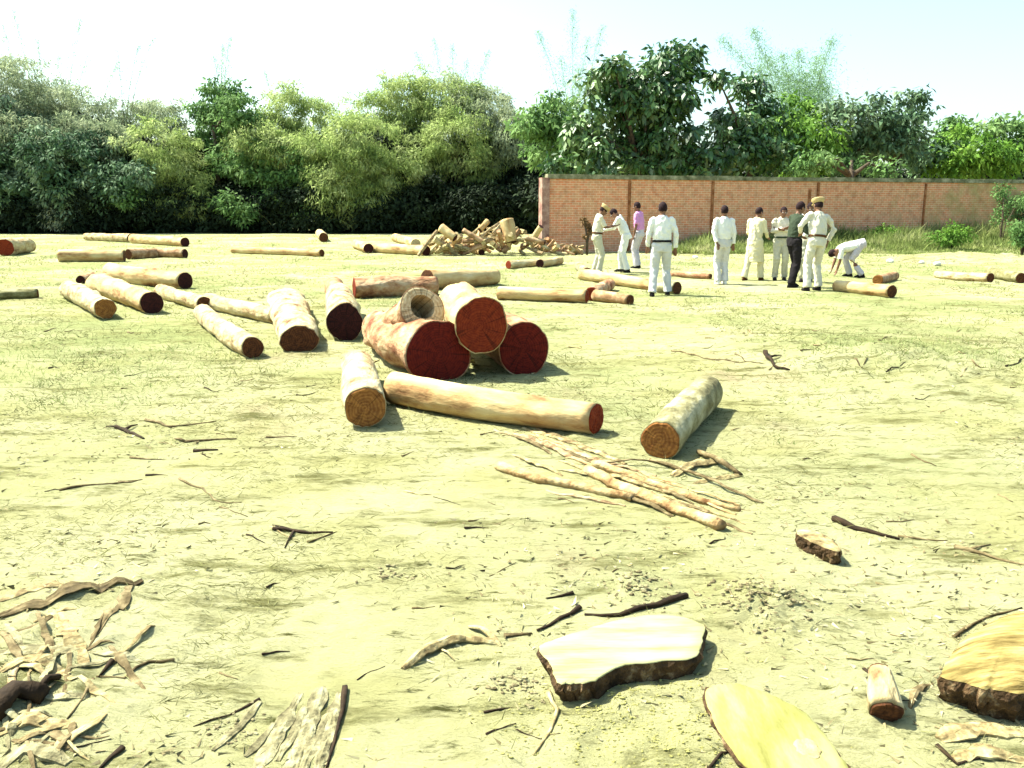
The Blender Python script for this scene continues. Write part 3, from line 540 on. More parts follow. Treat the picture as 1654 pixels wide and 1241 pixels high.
glog('long log passing behind the tall man\'s legs', (1070, 463, 18), (940, 443, 19), bark='cream', cut='dark', seed=39, knob=.06)
glog('short grey-white log right of the tall man\'s feet', (1066, 463, 21), (1094, 466, 20), bark='grey', cut='plum', cut2='dark', seed=40)
glog('thin rosy log lying behind the tall man', (1148, 447, 9), (1085, 444, 9), bark='rosy', cut='dark', seed=41, knob=.03)
glog('cream log with a dark oval end before the capped officer\'s feet', (1441, 471, 22), (1352, 462, 18), bark='cream', cut='dark', seed=42)
glog('half-hidden brown log end behind the cream log at right', (1418, 452, 16), (1445, 446, 14), bark='brown', cut='tan', seed=43)
glog('crooked straw-coloured log at the right of the field', (1600, 450, 15), (1512, 444, 11), bark='pale', cut='mossy' if False else 'dark', seed=44, bend=.12)
glog('stubby olive log at the right edge of the photo', (1650, 450, 17), (1600, 440, 17), bark='mossy', cut='dark', seed=46)
glog('pale log leaning near the capped man\'s feet', (948, 440, 15), (934, 430, 13), bark='grey', cut='dark', seed=47)

# ------------------------------------------------------------------ woodpile by the wall end
def woodpile():
    lab = 'pale split branch wood lying in the heap by the end of the brick wall'; lab2 = 'reddish brown split wood lying in the heap by the end of the brick wall'
    prof = [(692, 8), (715, 36), (735, 26), (752, 40), (775, 36), (800, 50), (822, 54), (845, 44), (862, 32), (872, 36), (890, 24), (915, 16), (938, 6)]
    mats = [BARK['cream'], BARK['pale'], M_straw]; ms = [BARK['rosy'], BARK['brown'], M_rosestrip]
    for i in range(120):
        u = random.uniform(692, 935); hp = np.interp(u, [p[0] for p in prof], [p[1] for p in prof]); Y = random.uniform(29.0, 31.0) if u < 880 else random.uniform(29, 30.6); k = Y / F
        x = (u - 827) * k; z = hp * k * random.random() ** .7 * (1 - abs(Y - 30) * .5); z = max(.05, z)
        L = random.uniform(.35, 1.15); r = random.uniform(.04, .11); a = random.uniform(0, math.pi); tl = random.gauss(0, .4)
        if u > 850: L *= .7; r *= .8
        d = Vector((math.cos(a), math.sin(a) * .7, math.sin(tl))).normalized(); red = random.random() < (.22 if u < 860 else .6)
        bm = bmesh.new(); seg = random.choice([5, 6, 7, 9]); tube(bm, [-d * L / 2, -d * L * .1 + Vector((0, 0, random.uniform(-.03, .05))), d * L / 2], [r * random.uniform(.8, 1.1), r, r * random.uniform(.6, 1)], seg, jit=.16)
        z = max(z, abs(d.z) * L / 2 + r * .6)
        o = link('firewood_piece', bm, random.choice(ms if red else mats), None, False); o.location = (x, Y, z + gz(x, Y)); lvl = 'high' if z > .55 else 'mid-height' if z > .25 else 'low'; reg = 'left' if u < 770 else 'middle' if u < 855 else 'right end'
        q = ('long ' if L > .8 else 'short ' if L < .5 else '') + ('thick ' if r > .085 else 'thin ' if r < .055 else '') + ('reddish brown' if red else 'pale') + ' split wood lying %s in the %s of the woodpile' % (lvl, reg); tag(o, q, 'firewood', 'split wood heaped by the end of the wall')
    for u, v, d2, u2, v2, lb in ((818, 356, 22, 826, 392, 'thick white block standing on top of the woodpile'), (862, 385, 10, 874, 366, 'white stick pointing up at the right of the woodpile'), (712, 368, 14, 735, 385, 'white rounded log on the left shoulder of the woodpile'), (788, 357, 9, 775, 372, 'grey-white stick at the peak of the woodpile'), (850, 384, 10, 880, 392, 'rosy pole sloping down the right of the woodpile'), (748, 372, 8, 782, 392, 'dark red-brown pole across the left face of the woodpile'), (820, 402, 9, 822, 390, 'small white log end-on at the foot of the woodpile')):
        A = AT(u, v, 29.2); B = AT(u2, v2, 29.0); log(lb, A, B, d2 / 2 * 29 / F, d2 / 2.2 * 29 / F, bark='brown' if 'dark red' in lb else 'rosy' if 'rosy' in lb else 'cream', cut='plum', seed=int(u), group='logs set apart on the woodpile')
woodpile()

# ------------------------------------------------------------------ sticks, strips, bark
def stick(label, pts, d_px, m=None, lift=0, name='stick', cat='stick', group='dry sticks on the near ground', taper=.4, jit=.26, forks=(), flat=.9):
    P = []; n = len(pts); g0 = G(*pts[0]); out = []
    for (u, v) in pts: g = G(u, v); out.append(g)
    # densify and wobble
    fine = []
    for a, b in zip(out, out[1:]):
        st = max(2, int((b - a).length / .06))
        for i in range(st): p = a.lerp(b, i / st); fine.append(p)
    fine.append(out[-1]); r0 = d_px / 2 * math.hypot(g0.y, CH) / F
    for i, p in enumerate(fine):
        t = i / max(1, len(fine) - 1); r = r0 * (1 - (1 - taper) * t); w = r0 * .35
        x = p.x + random.uniform(-w, w) * .5; y = p.y + random.uniform(-w, w) * .5; r *= random.uniform(.88, 1.1); P.append((Vector((x, y, gz(x, y) + r * .7 + lift * math.sin(math.pi * min(1, t * 1.0)))), r))
    o = P[0][0].copy(); bm = bmesh.new(); tube(bm, [p - o for p, r in P], [max(r, .0015) for p, r in P], 8, flat=flat, jit=jit)
    for (i0, u, v, dd) in forks:
        b = G(u, v); a = P[min(len(P) - 1, int(i0 * len(P)))]; rr = dd / 2 * math.hypot(b.y, CH) / F; b.z += rr
        tube(bm, [a[0] - o, (a[0] + b) / 2 - o + Vector((0, 0, rr)), b - o], [a[1] * .8, rr, rr * .5], 6, jit=.15)
    ob = link(name, bm, m or M_stick); ob.location = o; tag(ob, label, cat, group); return ob
def strip(label, pts, w_px, m=None, curl=.5, lift=.01, name='bark_strip', cat='bark', group='peeled bark strips on the near ground', th=.006, taper=.35):
    """a curled strip of bark: arc cross-section with thickness"""
    out = [G(*p) for p in pts]; fine = []
    for a, b in zip(out, out[1:]):
        st = max(2, int((b - a).length / .03))
        for i in range(st): fine.append(a.lerp(b, i / st))
    fine.append(out[-1]); n = len(fine)
    for _ in range(max(2, n // 5)): fine = [fine[0]] + [(fine[i - 1] + fine[i] * 2 + fine[i + 1]) / 4 for i in range(1, n - 1)] + [fine[-1]]
    lift *= .35 if lift < .08 else 1
    o = out[0].copy(); bm = bmesh.new(); W0 = w_px * math.hypot(out[0].y, CH) / F; R = []; curl *= .5; sd = random.uniform(0, 99)
    for i, p in enumerate(fine):
        t = i / (n - 1); tg = (fine[min(i + 1, n - 1)] - fine[max(i - 1, 0)]); tg.z = 0; tg.normalize(); s = Vector((-tg.y, tg.x, 0)); w = W0 * max(.12, math.sin(math.pi * (.04 + .92 * t)) ** .4) * random.uniform(.6, 1.25); sh = .12 * W0 * float(vnoise(i * .8, sd, 9)); p = p + s * sh
        z = gz(p.x, p.y) + lift * math.sin(math.pi * t) - .005; row = []; K = 7
        for side in (0, 1):
            for k in range(K):
                q = (k / (K - 1) - .5) if side == 0 else (.5 - k / (K - 1)); h = (math.cos(q * math.pi) * curl * w * .5) + th * (1 if side == 0 else -.0) + W0 * .10 * float(vnoise(i * .35 + k * .1, sd + k * 1.7, 4))
                row.append(bm.verts.new(Vector((p.x, p.y, 0)) + s * q * w - Vector((o.x, o.y, 0)) + Vector((0, 0, z + h - o.z + .002))))
        R.append(row)
    m2 = len(R[0])
    for a, b in zip(R, R[1:]):
        for k in range(m2): bm.faces.new((a[k], a[(k + 1) % m2], b[(k + 1) % m2], b[k]))
    bm.faces.new(R[0][::-1]); bm.faces.new(R[-1]); ob = link(name, bm, m or M_straw, None, False); ob.location = o; tag(ob, label, cat, group); return ob
SG = 'long strips and branches stacked below the right-hand log'
strip('dark-edged strip leading from the long cream log down to the right', [(798, 694), (860, 712), (925, 742), (962, 754)], 12, M_rosestrip, .9, .03, group=SG)
strip('pale flat strip just above the dark-edged strip', [(845, 690), (920, 715), (1010, 750)], 14, M_straw, .5, .02, group=SG)
strip('rosy strip crossing the upper end of the strip stack', [(870, 708), (960, 745), (1060, 770)], 10, M_rosestrip, .5, .03, group=SG)
stick('thick pale branch at the bottom of the strip stack, dark underneath', [(806, 757), (870, 778), (940, 792), (1020, 806)], 17, M_tan, .0, 'branch', 'branch', SG, .8, .10)
stick('long pale branch ending in a blunt dark tip', [(950, 765), (1020, 800), (1100, 832), (1166, 856)], 19, M_tan, .0, 'branch', 'branch', SG, .9, .10)
stick('pale pole lying beside the long blunt branch', [(960, 752), (1050, 785), (1120, 810), (1195, 826)], 15, M_tan, .0, 'branch', 'branch', SG, .6, .15)
stick('short brown pole just under the right-hand log', [(1130, 735), (1160, 752), (1197, 770)], 10, M_stick, .03, 'branch', 'branch', SG, .7)
stick('thin brown switch ending right of the stack', [(1050, 745), (1110, 768), (1170, 793), (1232, 814)], 7, M_stick, .02, 'stick', 'stick', SG, .5)
strip('crumpled pale bark scrap under the right-hand log', [(1085, 770), (1120, 752), (1160, 748)], 26, M_straw, .9, .03, group=SG)
strip('second bark scrap at the right of the stack', [(1120, 782), (1160, 775), (1196, 768)], 18, M_straw, .8, .02, group=SG)
strip('narrow pale strip reaching over the middle of the stack', [(900, 760), (990, 772), (1090, 800)], 12, M_straw, .6, .05, group=SG)
stick('thin grey twig across the top of the stack', [(940, 756), (1020, 752), (1110, 758)], 4, M_stick, .03, 'twig', 'twig', SG, .6)
strip('pale splinter between the two long branches', [(1010, 790), (1080, 815), (1140, 838)], 16, M_straw, .6, .03, group=SG)
strip('tattered strip beside the thick bottom branch', [(880, 792), (960, 808), (1010, 818)], 10, M_rosestrip, .6, .02, group=SG)

for i in range(22):
    t = random.random(); u = 815 + 300 * t + random.uniform(-20, 40); v = 705 + 110 * t + random.uniform(-24, 30); L = random.uniform(50, 150); sl = random.uniform(.28, .46)
    strip('%s %s in the strip stack, %s' % ('long' if L > 100 else 'short', ('tan splinter', 'dark brown splinter', 'pale splinter')[i % 3], 'upper left part' if t < .4 else 'middle' if t < .7 else 'lower right part'), [(u, v), (u + L * .5, v + L * .5 * sl + random.uniform(-2, 2)), (u + L, v + L * sl)], random.uniform(4, 11), (M_tan, M_stick, M_straw)[i % 3], random.uniform(.5, 1.2), random.uniform(.0, .06), group=SG, th=.006)
stick('dark pointed stick lying alone at right', [(1345, 841), (1380, 856), (1452, 872)], 13, M_dark, 0, taper=.3)
stick('pale end trailing from the dark pointed stick', [(1450, 866), (1500, 872), (1530, 874)], 5, M_stick, 0)
stick('long brown stick running out at the right edge', [(1540, 885), (1590, 897), (1660, 915)], 8, M_stick, 0, forks=((.3, 1600, 880, 3),))
stick('black forked twig in the left middle ground', [(440, 856), (475, 858), (500, 862), (538, 861)], 7, M_dark, 0, forks=((.35, 460, 886, 4), (.3, 440, 850, 3)))
stick('straight twig lying flat at left', [(96, 793), (160, 784), (228, 776)], 5, M_stick, 0)
stick('crooked dark twig of the left twig litter', [(188, 692), (215, 703), (232, 710)], 8, M_dark, 0, forks=((.3, 222, 688, 4), (.2, 172, 690, 3)))
stick('upper brown twig of the left twig litter', [(235, 680), (275, 690), (350, 682)], 6, M_stick, 0)
stick('rusty twig right in the left twig litter', [(300, 715), (340, 712), (382, 708)], 6, M_stick, 0, forks=((0, 282, 710, 4),))
stick('short dark twig below the rusty twig', [(313, 730), (352, 727)], 6, M_dark, 0)
stick('faint twig reaching right of the left twig litter', [(430, 708), (480, 706)], 4, M_stick, 0)
stick('thin twig under the left twig litter', [(210, 740), (262, 743)], 4, M_stick, 0)
stick('curved thin root in the left middle ground', [(290, 775), (328, 790), (345, 808), (368, 813), (390, 812)], 4, M_stick, 0)
stick('hair-thin root running on from the curved root', [(355, 820), (400, 835)], 2.5, M_stick, 0)
stick('small black twig knot on the ground right of centre', [(1236, 578), (1250, 584), (1275, 592)], 8, M_dark, .02, forks=((.2, 1240, 571, 4), (.3, 1262, 574, 3)))
stick('long thin twig leading left from the black twig knot', [(1085, 568), (1150, 580), (1232, 588)], 3, M_stick, 0)
stick('dark stick pointing up-right above the sawn slab', [(1108, 966), (1060, 978), (1000, 992), (945, 994)], 13, M_dark, 0, taper=.35)
stick('short dark branch left of the pointing stick', [(936, 985), (905, 1000), (868, 1020)], 9, M_dark, 0, taper=.4)
stick('little dark chip above the pointing stick', [(926, 959), (905, 964), (882, 968)], 6, M_dark, 0)
stick('pale curved root bottom centre, left of the sawn slab', [(885, 1120), (900, 1150), (888, 1185), (862, 1220)], 9, M_straw, 0, taper=.4)
strip('arched bark strip with a dark hollow underneath, bottom centre', [(650, 1082), (690, 1052), (740, 1036), (808, 1040)], 20, M_straw, 1.3, .05, th=.005)
strip('small bark sliver crossing the arched bark strip', [(756, 1012), (785, 1028), (810, 1045)], 12, M_straw, .4, .06)
stick('splinter poking out under the arched strip', [(712, 1050), (735, 1068)], 5, M_straw, .01)
stick('thin brown branch leading right from the arched strip', [(815, 1028), (860, 1022)], 8, M_stick, 0)
stick('forked twig in the bottom left, pale with dark tip', [(282, 1068), (240, 1075), (200, 1085), (155, 1090)], 6, M_stick, 0)
stick('dark short twig left of the forked twig', [(182, 1070), (160, 1090)], 9, M_dark, 0)
stick('thin twig running down the bottom left', [(150, 1095), (132, 1125), (108, 1155)], 5, M_stick, 0)
stick('long thin twig in the bottom left middle', [(420, 1132), (370, 1152), (312, 1176)], 5, M_dark, 0)
stick('black stick leaving the bottom edge at left', [(198, 1202), (158, 1245)], 9, M_dark, 0)
stick('short dark twig at the bottom right edge', [(1512, 1210), (1545, 1235), (1600, 1222)], 7, M_dark, 0)
stick('thin twig left of the bottom right timber', [(1540, 1030), (1590, 1000), (1650, 982)], 6, M_stick, 0)
stick('dark root tip left of the curled root stub', [(1395, 1085), (1420, 1105)], 6, M_dark, 0)
stick('wavy dark twig beside the oval slab', [(1145, 1240), (1165, 1218), (1185, 1212)], 6, M_dark, 0)
M_greyed = mat('greyed_wood', [(.05, .042, .02), (.19, .17, .09), (.34, .32, .19)], 18, bump=.9)
for i, (u0, v0, u1, v1, w, lb) in enumerate(((549, 1118, 512, 1250, 22, 'weathered splinter nearest the dark cleft stick'), (538, 1150, 488, 1250, 26, 'second weathered splinter from the dark cleft stick'), (520, 1112, 462, 1258, 30, 'broad greyed splinter in the middle of the weathered wood'), (492, 1140, 448, 1230, 17, 'narrow greyed splinter left of the broad one'), (486, 1122, 405, 1262, 24, 'greyed splinter third from the left in the weathered wood'), (442, 1168, 396, 1222, 13, 'short greyed splinter second from the left in the weathered wood'), (420, 1136, 344, 1215, 15, 'smallest greyed splinter at the left of the weathered wood'))):
    strip(lb, [(u0, v0), ((u0 + u1) / 2 + random.uniform(-6, 6), (v0 + v1) / 2), (u1, v1)], w, M_greyed, .35, .004, group='weathered splinters lying side by side at the bottom left of centre', th=.006)
stick('dark cleft stick along the weathered rib', [(557, 1112), (553, 1150), (545, 1180), (528, 1240)], 9, M_dark, 0, taper=.4, jit=.4)
# debris in the lower left corner
DG = 'splintered bark and wood heaped in the lower left corner'
for i, (pts, w, mm, lb) in enumerate([
 ([(-20, 1000), (90, 965), (230, 940)], 38, M_stick, 'long weathered bark strip at the top of the corner heap'),
 ([(-20, 975), (60, 955), (160, 945)], 22, M_straw, 'pale bark strip above the long weathered one'),
 ([(215, 945), (190, 985), (145, 1028)], 18, M_stick, 'bent bark strip closing the corner heap on the right'),
 ([(90, 985), (110, 1030), (140, 1075)], 26, M_straw, 'white bark strip pointing down through the corner heap'),
 ([(-10, 1060), (60, 1040), (130, 1050)], 30, M_straw, 'cream splinter across the middle of the corner heap'),
 ([(0, 1090), (50, 1070), (110, 1090)], 26, M_straw, 'short cream chunk above the dark hollow of the corner heap'),
 ([(60, 1110), (110, 1130), (165, 1120)], 22, M_straw, 'chip right of the dark hollow of the corner heap'),
 ([(-20, 1200), (40, 1165), (120, 1170)], 36, M_straw, 'broad yellow bark plate at the bottom of the corner heap'),
 ([(0, 1245), (40, 1212), (110, 1230)], 30, M_straw, 'arched bark plate leaving the bottom left corner'),
 ([(80, 1180), (100, 1190), (110, 1210)], 16, M_stick, 'small brown chip low in the corner heap'),
 ([(10, 1030), (60, 1015), (90, 1000)], 12, M_stick, 'narrow brown sliver in the upper corner heap'),
 ([(50, 1050), (30, 1080), (0, 1120)], 14, M_rosestrip, 'rosy splinter leaning over the dark hollow')]):
    strip(lb, pts, w, mm if mm is not M_straw or i % 2 else M_greyed, random.uniform(.15, .4), random.uniform(.0, .03), group=DG, th=.006)
for i in range(44):
    u = random.uniform(-15, 190); v = random.uniform(985, 1235)
    if u > 120 and v > 1120: continue
    a = random.gauss(-.5, .8); L = random.uniform(35, 110)
    strip('%s%s splinter lying in the %s part of the corner heap' % ('long ' if L > 75 else 'short ', ('thin cream', 'narrow brown', 'greyed')[i % 3], 'upper' if v < 1060 else 'middle' if v < 1150 else 'lowest'), [(u, v), (u + L * .5 * math.cos(a) + random.uniform(-2, 2), v + L * .45 * math.sin(a)), (u + L * math.cos(a), v + L * math.sin(a) * .9)], random.uniform(4, 13), (M_straw, M_stick, M_greyed)[i % 3], random.uniform(.1, .5), random.uniform(.0, .05), group=DG, th=.004)
stick('dark plum chunk of wood in the hollow of the corner heap', [(72, 1118), (30, 1130), (-10, 1160)], 30, M_dark, .01, 'wood_chunk', 'wood', DG, .9, .3)
stick('dark stub poking right from the corner heap', [(95, 1100), (60, 1108)], 12, M_dark, .01, 'wood_chunk', 'wood', DG, .8, .3)

# ------------------------------------------------------------------ sawn slabs and blocks
def slab(label, uv, th_px, mtop, name='wood_slab', tilt=0, dark=True, group=None, crown=0.0, rough=.012):
    G0 = [G(u, v) for u, v in uv]; t = sum(math.hypot(g.y, CH) for g in G0) / len(G0); th = th_px * t / F
    # the outline given is the TOP face, so re-project at the top height
    pts = []
    base = sum(gz(g.x, g.y) for g in G0) / len(G0) - .005
    for u, v in uv: x, y, _ = flat(u, v, base + th); pts.append(Vector((x, y, 0)))
    n0 = len(pts); sm = []
    for i in range(n0):                                       # Catmull-Rom
        p0, p1, p2, p3 = pts[i - 1], pts[i], pts[(i + 1) % n0], pts[(i + 2) % n0]
        for k in range(6):
            s = k / 6; sm.append(.5 * ((2 * p1) + (p2 - p0) * s + (2 * p0 - 5 * p1 + 4 * p2 - p3) * s * s + (3 * p1 - p0 - 3 * p2 + p3) * s ** 3) + Vector((random.uniform(-rough, rough), random.uniform(-rough, rough), 0)) * .35)
    c = sum(sm, Vector()) / len(sm); root = empty(name, (c.x, c.y, base)); tag(root, label, 'wood slab', group)
    def ring(bm, f, z, jit=0): return [bm.verts.new(((p - c) * f) + Vector((random.uniform(-jit, jit), random.uniform(-jit, jit), z + random.uniform(-jit, jit) * .6))) for p in sm]
    def join(bm, a, b):
        for k in range(len(a)): bm.faces.new((a[k], a[(k + 1) % len(a)], b[(k + 1) % len(a)], b[k]))
    bm = bmesh.new(); r = [ring(bm, 1.0, th - .004), ring(bm, .985, th), ring(bm, .8, th + crown * .4), ring(bm, .5, th + crown * .8), ring(bm, .2, th + crown)]
    for a, b in zip(r, r[1:]): join(bm, a, b)
    bm.faces.new(r[-1]); link('sawn_face', bm, mtop, root)
    bm = bmesh.new(); r = [ring(bm, .999, th - .0045), ring(bm, 1.03, th * .7, .006), ring(bm, 1.0, th * .45, .008), ring(bm, .95, th * .2, .008), ring(bm, .9, -.01, .004)]
    for a, b in zip(r, r[1:]): join(bm, a, b)
    bm.faces.new(r[-1]); link('bark_edge', bm, M_slabedge if dark else BARK['brown'], root, False)
    return root, c, th, base
slab('thick flat pale sawn slab with a dark bark edge, bottom centre', [(872, 1042), (935, 1020), (1000, 1000), (1075, 992), (1135, 1008), (1132, 1040), (1118, 1062), (1060, 1068), (1000, 1076), (962, 1098), (925, 1103), (900, 1100), (888, 1070)], 34, M_slabtop)
r_, c_, th_, b_ = slab('large yellow oval sawn slab with a knot, leaving the bottom edge', [(1140, 1115), (1165, 1104), (1200, 1106), (1245, 1122), (1300, 1150), (1340, 1195), (1375, 1250), (1385, 1300), (1330, 1320), (1260, 1280), (1195, 1225), (1155, 1170)], 17, M_ovaltop, dark=True, crown=.008)
kx, ky, _ = flat(1304, 1212, b_ + th_); bm = bmesh.new()
kn = []
for ri, zz in ((.045, 0), (.036, .006), (.02, .003)): kn.append([bm.verts.new((kx - c_.x + math.cos(a) * ri * .8 * random.uniform(.85, 1.15), ky - c_.y + math.sin(a) * ri * random.uniform(.85, 1.15), th_ + .007 + zz)) for a in [k * math.pi / 9 for k in range(18)]])
for a, b in zip(kn, kn[1:]):
    for k in range(18): bm.faces.new((a[k], a[(k + 1) % 18], b[(k + 1) % 18], b[k]))
bm.faces.new(kn[-1]); link('knot', bm, M_knot, r_)
# big timber at the right edge: a split butt log, sawn side up-left
slab('big split timber butt at the bottom right edge, fibrous pale brown', [(1520, 1088), (1545, 1045), (1590, 1010), (1655, 985), (1740, 985), (1740, 1100), (1655, 1118), (1600, 1112), (1560, 1102)], 46, mat('fibrous_timber', [(.09, .06, .015), (.24, .18, .06), (.36, .30, .13)], 9, (.6, 3.0, 1), bump=.9, bscale=14, bdist=.02), 'timber_butt', crown=.05, rough=.02)
strip('pale bark flake on the ground below the big timber butt', [(1520, 1195), (1580, 1180), (1650, 1185)], 40, M_straw, .4, .02)
strip('second bark flake at the bottom right corner', [(1540, 1225), (1600, 1215), (1665, 1232)], 30, M_straw, .5, .02)
strip('small curl of bark left of the big timber butt', [(1505, 1105), (1480, 1120), (1470, 1140)], 12, M_stick, .7, .02)
# curled root stub
a_, ra_ = E(1432, 1150, 50); log('stubby pale root end with a dark lower rim near the bottom right', a_, a_ + Vector((.03, .13, .06)), ra_, ra_ * .7, bark='pale', cut='dark', seed=71, group='stubs in the foreground', name='root_stub', knob=.1)
# chunk with a dark side
slab('small wood chunk with a pale top and a dark broken side, right middle ground', [(1290, 856), (1310, 855), (1338, 868), (1358, 886), (1350, 889), (1325, 881), (1303, 870), (1288, 862)], 24, M_straw, 'wood_chunk')
# clods
def clods(label, u, v, w_px, n, m, s=.009):
    n = int(n * 1.6); s *= .85
    g = G(u, v); k = math.hypot(g.y, CH) / F; bm = bmesh.new()
    for i in range(n):
        x = random.gauss(0, w_px * k / 2.6); y = random.gauss(0, w_px * k / 2.4); r = random.uniform(.2, 1.0) ** 2 * s * 1.3
        q = bmesh.ops.create_icosphere(bm, subdivisions=1, radius=r)
        ex = random.uniform(.6, 2.0)
        for vv in q['verts']: vv.co = Vector((vv.co.x * ex * random.uniform(.7, 1.3) + x, vv.co.y * random.uniform(.6, 1.4) + y, vv.co.z * .8 + gz(g.x + x, g.y + y) - g.z + r * .3))
    o = link('dirt_clod', bm, m, None, False); o.location = g; tag(o, label, 'dirt', kind='stuff')
M_clod = mat('earth_clod', [(.06, .045, .02), (.2, .17, .09), (.33, .31, .17)], 20, bump=.8)
clods('crumbly heap of earth clods and roots at right in the foreground', 1230, 965, 110, 260, M_clod)
clods('small patch of dark crumbs above the pointing stick', 1025, 945, 60, 90, M_clod, .009)
clods('few earth crumbs left of the sawn slab', 835, 1110, 60, 60, M_clod, .008)
clods('earth crumbs beside the arched bark strip', 630, 925, 60, 50, M_clod, .008)
clods('fine yellow sawdust crumbs in front of the sawn slab', 1020, 1165, 260, 1500, mat('yellow_crumb', [(.18, .17, .05), (.36, .34, .12)], 20, bump=.6), .0042)
clods('sawdust crumbs by the grey splintered bark', 380, 1180, 60, 60, M_clod, .007)
# scattered twigs
for i in range(115):
    t = random.random(); v = 1235 - (1 - (1 - t) ** 1.7) * 700; u = random.uniform(0, 1654)
    if (640 < u < 900 and 480 < v < 640) or (800 < u < 1150 and 975 < v < 1135) or (1060 < u < 1400 and v > 1090) or (u > 1440 and 960 < v < 1190): continue
    a = random.gauss(.15, .7); L = random.uniform(18, 70) * (v / 1241); pts = [(u, v), (u + L * .5, v - L * .28 * math.sin(a) + random.uniform(-3, 3)), (u + L, v - L * .5 * math.sin(a))]
    tm, tn = random.choice([(M_stick, 'brown'), (M_dark, 'near-black'), (M_stick, 'brown'), (M_straw, 'pale')]); ln = 'long' if L > 42 else 'short' if L < 22 else 'medium'
    stick('twig', pts, random.uniform(1.6, 3.6) * (.5 + v / 1241), tm, 0, 'twig', 'twig', 'thin twigs scattered over the open ground', .3)['label'] = '%s thin %s twig on open ground, %s, %s of the photo' % (ln, tn, 'very near' if v > 1000 else 'middle foreground' if v > 760 else 'middle distance', ('left side', 'left of the centre', 'right of the centre', 'right side')[min(3, int(u / 414))])

strip('small pale chip on the ground between the two big lower logs of the pile', [(748, 606), (758, 596), (764, 588)], 12, M_straw, 1.2, .1)
# ------------------------------------------------------------------ people
M_skin = mat('brown_skin', [(.13, .06, .035), (.2, .10, .06)], 8, bump=.1, rough=.6, spec=.3)
M_hair = mat('black_hair', [(.008, .005, .006), (.03, .012, .014)], 60, bump=.5)
def cloth(name, c, v=.12): return mat(name, [tuple(x * (1 - v) for x in c), c], 7, bump=.6, bscale=9, bdist=.03, rough=.95, spec=.02)
KH = cloth('pale_khaki_cloth', (.62, .58, .46)); WH = cloth('white_cloth', (.78, .78, .72)); KT = cloth('khaki_trouser_cloth', (.50, .48, .36)); GT = cloth('grey_trouser_cloth', (.42, .41, .42))
GR = cloth('light_grey_trouser_cloth', (.56, .56, .55)); MG = cloth('magenta_cloth', (.60, .27, .52)); CR = cloth('cream_cloth', (.68, .62, .40)); DK = cloth('dark_green_cloth', (.045, .06, .04)); BLK = cloth('black_cloth', (.02, .018, .02))
LT = cloth('lilac_grey_cloth', (.50, .47, .50)); BR = cloth('brown_leather', (.10, .045, .02)); CAPM = cloth('khaki_cap_cloth', (.48, .36, .18)); PAPER = cloth('white_paper', (.8, .8, .78), .03)
EYE = cloth('eye_white', (.5, .48, .45))
def loft(bm, secs, seg=18):
    """secs: (centre, right axis, forward axis, rx, ry)"""
    R = []
    for c, ax, ay, rx, ry in secs:
        R.append([bm.verts.new(c + ax * math.cos(a) * rx + ay * math.sin(a) * ry) for a in [2 * math.pi * k / seg for k in range(seg)]])
    for a, b in zip(R, R[1:]):
        for k in range(seg): bm.faces.new((a[k], a[(k + 1) % seg], b[(k + 1) % seg], b[k]))
    bm.faces.new(R[0][::-1]); bm.faces.new(R[-1])
def ball(bm, c, r, sc=(1, 1, 1), rot=None):
    q = bmesh.ops.create_icosphere(bm, subdivisions=2, radius=r)
    for v in q['verts']:
        p = Vector((v.co.x * sc[0], v.co.y * sc[1], v.co.z * sc[2]))
        if rot: p = rot @ p
        v.co = p + Vector(c)
def limb(bm, pts, rad, seg=12):
    tube(bm, pts, rad, seg)
    for p, r in zip(pts, rad): ball(bm, p, r * .985)
def remesh(name, bm, vox, m, parent, smooth_it=3, fold=0):
    me = bpy.data.meshes.new('tmp'); bmesh.ops.recalc_face_normals(bm, faces=bm.faces); bm.to_mesh(me); bm.free(); o = bpy.data.objects.new('tmp', me); COL.objects.link(o)
    r = o.modifiers.new('r', 'REMESH'); r.mode = 'VOXEL'; r.voxel_size = vox; s = o.modifiers.new('s', 'SMOOTH'); s.iterations = smooth_it; s.factor = .5
    dg = bpy.context.evaluated_depsgraph_get(); dg.update(); me2 = bpy.data.meshes.new_from_object(o.evaluated_get(dg)); me2.name = name; bpy.data.objects.remove(o)
    me2.materials.clear()
    if fold:
        n = len(me2.vertices); co = np.zeros(n * 3); no = np.zeros(n * 3); me2.vertices.foreach_get('co', co); me2.vertices.foreach_get('normal', no); co = co.reshape(-1, 3); no = no.reshape(-1, 3); sd = random.uniform(0, 90)
        a = np.arctan2(co[:, 1], co[:, 0]) * 2.2; d = vnoise(a + co[:, 2] * 5 + sd, co[:, 2] * 11 + co[:, 0] * 6, 3) + .7 * vnoise(co[:, 0] * 22 + sd, co[:, 2] * 26 - co[:, 1] * 20, 5); co += no * (d * fold)[:, None]
        me2.vertices.foreach_set('co', co.ravel()); me2.update()
    return link(name, me2, m, parent)
